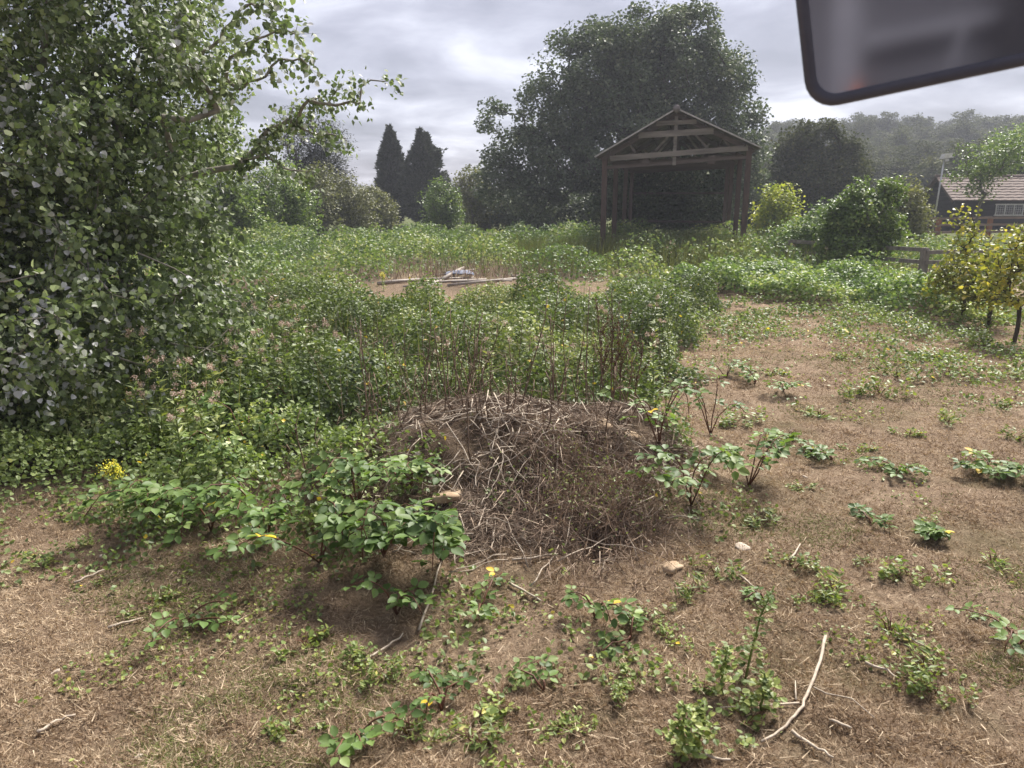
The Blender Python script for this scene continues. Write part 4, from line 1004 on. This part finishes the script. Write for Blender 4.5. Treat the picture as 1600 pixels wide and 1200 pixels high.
# ------------------------------------------------------------------ the open shed
def shed():
    th = R(12.8); c0 = W(941, 395, 26.3)
    root = empty('open_shed', (c0[0], c0[1], float(H(c0[0], c0[1]))), 'derelict open-sided timber shed with gable roof, weathered boards across its front', 'shed', None, -th)
    Wd = 4.66; bays = [0, 4.2, 9.4, 13.4]
    zl, zr, zp, xr = 3.28, 3.50, 4.72, 2.30
    for j, yb in enumerate(bays):
        for x, z in ((0, zl), (Wd, zr)):
            g = Geo(); w = .085
            v = []
            for k, zz in enumerate((-.15, z * .5, z)):
                ww = w * (1 + .05 * (k == 1)); o_ = rng.normal() * .015 * (k == 1)
                v += [[x - ww + o_, yb - ww, zz], [x + ww + o_, yb - ww, zz], [x + ww + o_, yb + ww, zz], [x - ww + o_, yb + ww, zz]]
            t = []
            for k in range(2):
                for q in range(4):
                    a_, b_ = k * 4 + q, k * 4 + (q + 1) % 4; t += [[a_, b_, b_ + 4], [a_, b_ + 4, a_ + 4]]
            t += [[8, 9, 10], [8, 10, 11]]
            g.add(v, t); g.build('post', M['post'], root)
        if j:
            g = Geo(); beam(g, [-.1, yb, zl + .02], [Wd + .1, yb, zr + .02], .09, .18); g.build('tie_beam', M['darkboard'], root)
            g = Geo(); beam(g, [xr, yb, zl + .25], [xr, yb, zp - .15], .09, .09, up=(0, 1, 0)); g.build('king_post', M['darkboard'], root)
            for s_, zz in ((-1, zl), (1, zr)):
                g = Geo(); beam(g, [xr + s_ * .9, yb, zz + .15], [xr + s_ * 1.35, yb, zz + .68], .05, .08); g.build('brace', M['board'], root)
                g = Geo(); beam(g, [xr + s_ * .9, yb, zz + .15], [xr + s_ * .35, yb, zz + .85], .05, .08); g.build('brace', M['board'], root)
        for s_, xe, ze in ((-1, -.12, zl - .02), (1, Wd + .15, zr - .02)):
            g = Geo(); beam(g, [xe, yb, ze], [xr, yb, zp - .06], .06, .15); g.build('rafter', M['darkboard'], root)
    yf = -.12
    def brd(name, x0, z0, x1, z1, h, m, y=yf, w=.05):
        g = Geo(); beam(g, [x0, y, z0], [x1, y, z1], w, h); return g.build(name, M[m], root)
    brd('gable_board', .18, zl + .02, Wd - .05, zr + .08, .17, 'board')
    brd('lower_beam', .08, zl - .27, Wd - .05, zr - .20, .11, 'darkboard', -.02, .09)
    brd('collar_board', 1.10, 4.02, 3.50, 4.12, .19, 'board', yf - .01)
    brd('upper_collar_board', 1.66, 4.38, 2.95, 4.42, .13, 'board', yf - .01)
    g = Geo(); beam(g, [xr, yf + .055, zl - .22], [xr, yf + .055, zp - .12], .11, .05, up=(0, 1, 0)); g.build('king_post', M['board'], root)
    for x0, z0, x1, z1 in ((1.65, 3.55, 2.05, 3.98), (3.35, 3.62, 2.95, 4.02), (4.05, 3.66, 3.75, 4.0), (1.0, 3.5, .8, 3.75)):
        brd('brace', x0, z0, x1, z1, .07, 'board', .25, .05)
    for x in (1.35, 3.5):
        g = Geo(); box(g, (x - .12, -.06, zl - .2), (x + .12, .02, zl + .08)); g.build('block', M['darkboard'], root)
    for f in (.12, .38, .64, .88):
        for xe, ze in ((-.12, zl), (Wd + .15, zr)):
            x = xe + (xr - xe) * f; z = ze + (zp - ze) * f + .02
            g = Geo(); beam(g, [x, -.2, z], [x, bays[-1] + .2, z], .06, .09); g.build('purlin', M['darkboard'], root)
    y0, y1 = -.35, bays[-1] + .35
    for xe, ze in ((-.28, zl - .03), (Wd + .32, zr - .03)):
        n = 120; f = np.linspace(0, 1, 2)
        ys = np.linspace(y0, y1, n); wv = .022 * np.sin(np.arange(n) * np.pi / 2)
        g = Geo(); vv = []
        for dz in (.085, .105):
            for k in range(n):
                vv += [[xe, ys[k], ze + dz + wv[k]], [xr, ys[k], zp + dz + wv[k] - .01]]
        t = []
        for lay_ in (0, 1):
            for k in range(n - 1):
                a_ = lay_ * 2 * n + 2 * k; q = [[a_, a_ + 1, a_ + 3], [a_, a_ + 3, a_ + 2]]
                t += q
        g.add(vv, t); g.build('roof_sheet', M['sheet'], root)
        g = Geo(); beam(g, [xe - (.03 if xe < 1 else -.03), y0 - .02, ze + .09], [xr, y0 - .02, zp + .09], .05, .045); g.build('verge_strip', M['edge'], root)
    g = Geo(); tube(g, [[xr, y0 - .06, zp + .09], [xr, (y0 + y1) / 2, zp + .09], [xr, y1, zp + .09]], .12, 8); g.build('ridge_cap', M['sheet'], root, True)
    for zz in (.8, 2.2):
        g = Geo(); box(g, (.05, bays[-1] - .03, zz), (Wd - .1, bays[-1] + .04, zz + .1)); g.build('back_rail', M['darkboard'], root)
shed()

tree('elder_bush', 'dark bush growing into the back of the open shed', 'bush', base_at(1085, 40.5), lobes_px(40.5, [(1060,285,42,42),(1105,300,36,34),(1010,288,36,40),(985,300,26,30)]), M['oak'], M['bark'], 120, 100, .16, 1.0, L2, .6, .08, .5, .8, .6, .1)
# ------------------------------------------------------------------ the hut on the right
def hut():
    x0, y0 = W(1490, 313, 41)[0], 41.0
    base = np.array([x0, y0, float(H(x0, y0))])
    ze, zr_ = W(1490, 313, 41)[2] - base[2], W(1466, 277, 42.8)[2] - base[2]
    root = empty('hut', base, 'low dark wooden hut with a pinkish brown tiled roof at the right', 'hut')
    Ln, D = 9.0, 3.6
    nb = 8
    for k in range(nb):
        z0, z1 = ze * k / nb, ze * (k + 1) / nb - .012
        g = Geo(); box(g, (.12, .10, z0), (Ln, .14 + .012 * (k % 2), z1)); g.build('wall_board', M['hutwall'], root)
        g = Geo(); box(g, (.12, .15, z0), (.16 + .012 * (k % 2), D - .12, z1)); g.build('wall_board', M['hutwall'], root)
    for k in range(6):
        f0, f1 = k / 6, (k + 1) / 6; z0, z1 = ze + (zr_ - ze) * f0, ze + (zr_ - ze) * f1 - .01
        i0, i1 = D / 2 * f0, D / 2 * f1
        g = Geo(); v = [[.12, .1 + i0 * .95, z0], [.12, D - .1 - i0 * .95, z0], [.12, D - .1 - i1 * .95, z1], [.12, .1 + i1 * .95, z1]]
        v += [[p[0] + .04, p[1], p[2]] for p in v]; g.add(v, BOXT); g.build('gable_board', M['hutwall'], root)
    g = Geo(); box(g, (.2, D - .16, 0), (Ln, D - .12, ze)); g.build('rear_wall', M['hutwall'], root)
    nc = 9
    for k in range(nc):
        f0, f1 = k / nc, (k + 1) / nc + .02
        n = 150; xs = np.linspace(-.12, Ln + .2, n); wv = .022 * np.abs(np.sin(np.arange(n) * np.pi / 8))
        a_ = np.array([-.18 + (D / 2 + .18) * f0, ze - .02 + (zr_ - ze + .06) * f0 + .035]); b_ = np.array([-.18 + (D / 2 + .18) * f1, ze - .02 + (zr_ - ze + .06) * f1])
        vv = []
        for i in range(n):
            j_ = rng.normal() * .004
            vv += [[xs[i], a_[0], a_[1] - .04 + wv[i] * 0], [xs[i], a_[0], a_[1] + wv[i] + j_], [xs[i], b_[0], b_[1] + wv[i]]]
        t = []
        for i in range(n - 1):
            for r_ in (0, 1):
                q = 3 * i + r_; t += [[q, q + 3, q + 4], [q, q + 4, q + 1]]
        g = Geo(); g.add(vv, t, np.repeat(rng.random(n // 5 + 1), 15)[:3 * n]); g.build('tile_course', M['tile'], root)
    g = Geo(); v = [[-.12, D / 2, zr_ + .02], [Ln, D / 2, zr_ + .02], [Ln, D + .15, ze], [-.12, D + .15, ze]]; v += [[p[0], p[1], p[2] + .05] for p in v]; g.add(v, BOXT); g.build('rear_roof', M['tile'], root)
    g = Geo(); tube(g, [[-.15, D / 2, zr_ + .06], [Ln / 2, D / 2, zr_ + .05], [Ln, D / 2, zr_ + .06]], .09, 8); g.build('ridge_tiles', M['tile'], root, True)
    for s_ in (0, 1):
        g = Geo(); ya = -.18 if s_ == 0 else D + .18
        beam(g, [-.14, ya, ze - .08], [-.14, D / 2, zr_ - .02], .03, .13); g.build('barge_board', M['darkboard'], root)
    # windows with wire lattice
    for xw in (2.35, 4.4):
        wn = link('window', None, root)
        g = Geo(); box(g, (xw, .08, .85), (xw + 1.5, .095, ze - .22)); w0 = g.build('window', M['glass'], root)
        bpy.data.objects.remove(wn)
        for a_ in np.linspace(xw, xw + 1.44, 4):
            g = Geo(); box(g, (a_, .04, .85), (a_ + .06, .078, ze - .22)); g.build('frame', M['white'], w0)
        for zz in (.82, ze - .24):
            g = Geo(); box(g, (xw - .04, .035, zz), (xw + 1.54, .076, zz + .06)); g.build('frame', M['white'], w0)
        g = Geo()
        for a_ in np.arange(xw, xw + 1.5, .12): box(g, (a_, .02, .85), (a_ + .012, .03, ze - .24))
        for zz in np.arange(.9, ze - .24, .12): box(g, (xw, .008, zz), (xw + 1.5, .018, zz + .012))
        tag(g.build('wire_lattice', M['galv'], w0), kind='stuff')
    return x0, y0, base
hx, hy, hb = hut()
m0 = W(1464, 312, 40.5); mt = W(1468, 247, 40.5)
root = empty('floodlight_mast', (m0[0], 40.5, float(H(m0[0], 40.5))), 'thin grey mast with a pale floodlight beside the hut gable', 'mast')
zt = mt[2] - root.location.z
g = Geo(); tube(g, [[0, 0, 0], [.03, 0, zt * .5], [.10, 0, zt]], [.045, .04, .035], 8); g.build('pole', M['galv'], root, True)
g = Geo(); v = np.array([[-.12,-.18,0],[.34,-.18,.10],[.34,.18,.10],[-.12,.18,0],[-.02,-.18,.26],[.36,-.18,.30],[.36,.18,.30],[-.02,.18,.26]]) + [.05, 0, zt - .05]; g.add(v, BOXT); g.build('lamp_head', M['white'], root)
g = Geo(); beam(g, [.2, 0, zt + .02], [.56, 0, zt + .06], .05, .05); g.build('sensor_arm', M['white'], root)
g = Geo(); box(g, (.12, -.06, zt - .16), (.32, .06, zt - .03)); g.build('control_box', M['galv'], root)

# ------------------------------------------------------------------ fences
def fence_rail(name, label, posts, rails, pm, rm, hgt, w=.12, group=None):
    b = np.array([posts[0][0], posts[0][1], float(H(*posts[0]))]); root = empty(name, b, label, 'fence', group)
    Q = [np.array([x, y, float(H(x, y))]) - b for x, y in posts]
    for q in Q:
        g = Geo(); hh = hgt * rng.uniform(.97, 1.06)
        v = []
        for zz, ww in ((-.1, w / 2), (hh * .93, w / 2), (hh, w * .36)):
            v += [[q[0] - ww, q[1] - ww, q[2] + zz], [q[0] + ww, q[1] - ww, q[2] + zz], [q[0] + ww, q[1] + ww, q[2] + zz], [q[0] - ww, q[1] + ww, q[2] + zz]]
        t = []
        for k in range(2):
            for s_ in range(4):
                a_, c_ = k * 4 + s_, k * 4 + (s_ + 1) % 4; t += [[a_, c_, c_ + 4], [a_, c_ + 4, a_ + 4]]
        t += [[8, 9, 10], [8, 10, 11]]
        g.add(v, t); g.build('post', M[pm], root)
    for p, q in zip(Q[:-1], Q[1:]):
        for r_ in rails:
            g = Geo(); j0, j1 = rng.normal(size=2) * .02
            beam(g, p + [0, -w * .5, hgt * r_ + j0], q + [0, -w * .5, hgt * r_ + j1], .045, .10); g.build('rail', M[rm], root)
p = G(1440, 436)
fence_rail('post_and_rail_fence', 'weathered grey post and rail fence behind the saplings', [(p[0] - 2.3, p[1] + 3.2), (p[0] - .55, p[1] + 1.6), (p[0], p[1]), (p[0] + 2.6, p[1] - .6)], (.55, .93), 'fence', 'fence', .78, .16)
p = W(1463, 376, 36)
fence_rail('paddock_fence', 'reddish timber paddock fence in front of the hut', [(p[0] - 2.3, 36.2), (p[0], 36), (p[0] + 2.3, 35.8), (p[0] + 4.6, 35.6), (p[0] + 6.9, 35.4)], (.30, .62, .95), 'redfence', 'rail', .95, .17)

# ------------------------------------------------------------------ poles and rag on the bare patch
PL = [(590,446,655,440,.045,'thick pale pole end at the left of the pile'), (610,441,740,436,.03,'long pale pole at the back of the pile'), (640,446,760,438,.03,'pale pole crossing the middle of the pile'), (705,442,800,440,.028,'grey pole lying level in the pile'), (665,450,700,436,.03,'short pole lying across the others'), (700,448,845,434,.035,'long pale pole at the right front of the pile'), (630,450,690,446,.028,'short pale pole at the front left of the pile'), (800,432,828,440,.035,'short pale plank at the right end of the pile'), (800,432,860,431,.03,'thin pale pole at the far right of the pile'), (690,440,708,428,.05,'thick log propped up in the middle of the pile'), (680,432,720,428,.025,'thin pole behind the propped log')]
for x0, y0, x1, y1, r_, lab in PL:
    a_, b_ = G(x0, y0), G(x1, y1)
    if y1 <= 428: b_ = a_ + unit((b_ - a_) * [1, .3, 1]) * min(2, np.linalg.norm(b_ - a_)); b_[2] = a_[2] + .12
    P = np.array([a_ + [0, 0, r_], (a_ + b_) / 2 + [0, 0, r_ + .01], b_ + [0, 0, r_]])
    o0 = P[0].copy(); g = Geo(); tube(g, P - o0, [r_, r_ * .95, r_ * .85], 8); o = g.build('pole', M['pole'], None, True); o.name = 'timber_pole'; o.location = o0
    tag(o, lab, 'pole', 'pile of pale poles')
p = G(718, 434)
g = Geo(); uu = np.linspace(-1, 1, 14); A, B = np.meshgrid(uu, uu); zz = .10 + .16 * fbm(A * 2 + 9, B * 2 + 4, 3) * (1 - .5 * (A ** 2 + B ** 2)) 
ii = np.arange(196).reshape(14, 14); q = [ii[:-1, :-1].ravel(), ii[:-1, 1:].ravel(), ii[1:, 1:].ravel(), ii[1:, :-1].ravel()]
top = np.stack([A.ravel() * .32 * (1 + .2 * vn(B.ravel() * 3, A.ravel() * 3, 5)), B.ravel() * .2, zz.ravel()], 1)
g.add(top, np.concatenate([np.stack([q[0], q[1], q[2]], 1), np.stack([q[0], q[2], q[3]], 1)]))
g.add(top - [0, 0, .02], np.concatenate([np.stack([q[0], q[2], q[1]], 1), np.stack([q[0], q[3], q[2]], 1)]))
o = g.build('rag', M['rag'], None, True); o.location = p; tag(o, 'crumpled blue and white cloth lying on the poles', 'cloth')
# ------------------------------------------------------------------ the wing mirror of the vehicle the photo was taken from
def rounded(w, h, r, n=7):
    pts = []
    for cx, cy, a0 in ((w/2-r, h/2-r, 0), (-w/2+r, h/2-r, 90), (-w/2+r, -h/2+r, 180), (w/2-r, -h/2+r, 270)):
        for k in range(n):
            a_ = R(a0 + 90 * k / (n - 1)); pts.append([cx + r * math.cos(a_), cy + r * math.sin(a_)])
    return np.array(pts)
def loft(g, rings):
    n = len(rings[0]); v = np.concatenate(rings); t = []
    for k in range(len(rings) - 1):
        for i in range(n):
            a_, b_ = k * n + i, k * n + (i + 1) % n; t += [[a_, b_, b_ + n], [a_, b_ + n, a_ + n]]
    return g.add(v, t)
def cap(g, ring, flip=False):
    n = len(ring); c_ = ring.mean(0); v = np.concatenate([ring, [c_]])
    return g.add(v, [[i, (i + 1) % n, n][::-1 if flip else 1] for i in range(n)])
def ring3(w, h, r, z):
    p = rounded(w, h, r); return np.concatenate([p, np.full((len(p), 1), z)], 1)
def mirror():
    from mathutils import Matrix
    D = 1.12; Wm, Hm = .46, .34
    r_ = np.array([1.0, 0, 0]); f_ = np.array([0, math.cos(PITCH), -math.sin(PITCH)]); u_ = np.array([0, math.sin(PITCH), math.cos(PITCH)])
    ang = R(15.8); ex = r_ * math.cos(ang) + u_ * math.sin(ang); ey = -r_ * math.sin(ang) + u_ * math.cos(ang); ez = -f_
    corner = np.array([0, 0, CAM_Z]) + f_ * D + r_ * ((1314 - 800) / FPX * D) + u_ * ((600 - 174) / FPX * D)
    cen = corner + ex * Wm / 2 + ey * Hm / 2
    ez = unit(np.array([0, 0, CAM_Z]) - cen); ex = unit(ex - ez * (ex @ ez)); ey = np.cross(ez, ex)
    root = empty('wing_mirror', (0, 0, 0), 'dark vehicle wing mirror hanging into the top right corner', 'mirror')
    root.matrix_world = Matrix(((ex[0], ey[0], ez[0], cen[0]), (ex[1], ey[1], ez[1], cen[1]), (ex[2], ey[2], ez[2], cen[2]), (0, 0, 0, 1)))
    plastic = solid_mat('mirror_plastic', (.075, .076, .098), (.095, .097, .122), .45, 40, (1, 1, 1), .05, .5)
    g = Geo()
    loft(g, [ring3(Wm*.55, Hm*.55, .05, -.085), ring3(Wm*.86, Hm*.84, .055, -.06), ring3(Wm, Hm, .05, -.02), ring3(Wm, Hm, .05, .004), ring3(Wm-.008, Hm-.008, .046, .010), ring3(Wm-.034, Hm-.034, .036, .008), ring3(Wm-.040, Hm-.040, .034, .001)])
    cap(g, ring3(Wm*.55, Hm*.55, .05, -.085), True)
    g.build('housing', plastic, root, True)
    m, t, o, p = newmat('mirror_glass')
    p.inputs['Base Color'].default_value = (.55, .55, .62, 1); p.inputs['Metallic'].default_value = 1.0; p.inputs['Roughness'].default_value = .09
    df = N(t, 'ShaderNodeBsdfDiffuse'); df.inputs[0].default_value = (.075, .072, .088, 1); mx = N(t, 'ShaderNodeMixShader'); mx.inputs[0].default_value = .4
    t.links.new(p.outputs[0], mx.inputs[1]); t.links.new(df.outputs[0], mx.inputs[2]); t.links.new(mx.outputs[0], o.inputs[0])
    g = Geo(); cap(g, ring3(Wm-.039, Hm-.039, .034, .002)); g.build('mirror_glass', m, root)
    g = Geo(); tube(g, [[.05, .10, -.07], [.06, .22, -.11], [.16, .42, -.12], [.42, .56, -.02], [.75, .60, .35]], .014, 10); g.build('arm', plastic, root, True)
    g = Geo(); loft(g, [ring3(.09, .07, .015, -.10), ring3(.10, .08, .018, -.06)]); cap(g, ring3(.09, .07, .015, -.10), True)
    b_ = g.build('bracket', plastic, root, True); b_.location = (.05, .09, 0)
mirror()
def cab():
    root = empty('vehicle_cab', (0, -.9, 0), 'dark cab interior behind the viewpoint, seen only as a reflection', 'vehicle')
    dark = solid_mat('cab_trim', (.09, .09, .10), (.16, .16, .18), .6, 20, (1, 1, 1), .1)
    seatm = solid_mat('seat_fabric', (.020, .020, .024), (.05, .05, .055), .9, 60, (1, 1, 1), .2)
    org = solid_mat('orange_handle', (.62, .13, .03), (.72, .18, .05), .5, 10, (1, 1, 1), .0)
    g = Geo(); box(g, (-1.8, -.45, .75), (1.25, -.40, 3.0)); g.build('rear_panel', dark, root)
    g = Geo(); box(g, (-1.25, -.40, 2.95), (1.25, .45, 3.0)); g.build('roof_panel', dark, root)
    g = Geo(); box(g, (-1.8, -.40, .75), (1.25, 1.0, .80)); g.build('floor_panel', dark, root)
    g = Geo(); loft(g, [ring3(.52, .34, .1, 0), ring3(.56, .4, .1, .05), ring3(.5, .34, .1, .12)]); cap(g, ring3(.5, .34, .1, .12)); o = g.build('seat_cushion', seatm, root, True); o.location = (-.1, .05, 1.2)
    g = Geo(); box(g, (-.35, -.28, 1.25), (.15, -.16, 1.95)); g.build('seat_back', seatm, root)
    pil = solid_mat('cab_pillar', (.20, .20, .22), (.30, .30, .33), .5, 6, (1, 1, 1), .1)
    g = Geo(); box(g, (-1.24, -.36, .8), (-1.10, -.26, 2.95)); g.build('rear_pillar', pil, root)
    g = Geo(); beam(g, [-1.05, -.3, 1.3], [-.2, -.34, 1.5], .04, .05); g.build('grab_rail', pil, root)
    g = Geo(); box(g, (-1.02, -.30, .8), (-.45, .1, 1.06)); g.build('side_console', seatm, root)
    g = Geo(); tube(g, [[-1.06, -.24, .98], [-1.06, -.23, 1.04], [-1.05, -.22, 1.11]], [.012, .018, .010], 10); g.build('release_handle', org, root, True)
    g = Geo(); tube(g, [[-.35, .25, .8], [-.36, .24, 1.3], [-.30, .2, 1.62]], [.03, .02, .015], 8); g.build('joystick', dark, root, True)
    g = Geo(); tube(g, [[.45, .25, .8], [.45, .27, 1.2], [.47, .3, 1.45]], [.02, .018, .018], 8); l_ = g.build('lever', dark, root, True)
    g = Geo(); tube(g, [[.47, .3, 1.45], [.475, .305, 1.52], [.48, .31, 1.58]], [.02, .03, .018], 10); g.build('knob', org, l_, True)
cab()

# ------------------------------------------------------------------ thin haze in the air
g = Geo(); box(g, (-150, -12, -3), (190, 215, 45))
hm = bpy.data.materials.new('haze_air'); hm.use_nodes = True; ht = hm.node_tree; ht.nodes.clear()
ho = N(ht, 'ShaderNodeOutputMaterial'); hv = N(ht, 'ShaderNodeVolumePrincipled', i_Density=0.0011)
hv.inputs['Color'].default_value = (.80, .84, .95, 1); hv.inputs['Anisotropy'].default_value = 0.2
ht.links.new(hv.outputs[0], ho.inputs['Volume'])
tag(g.build('haze', hm), 'thin pale haze hanging in the air', 'haze', kind='stuff')
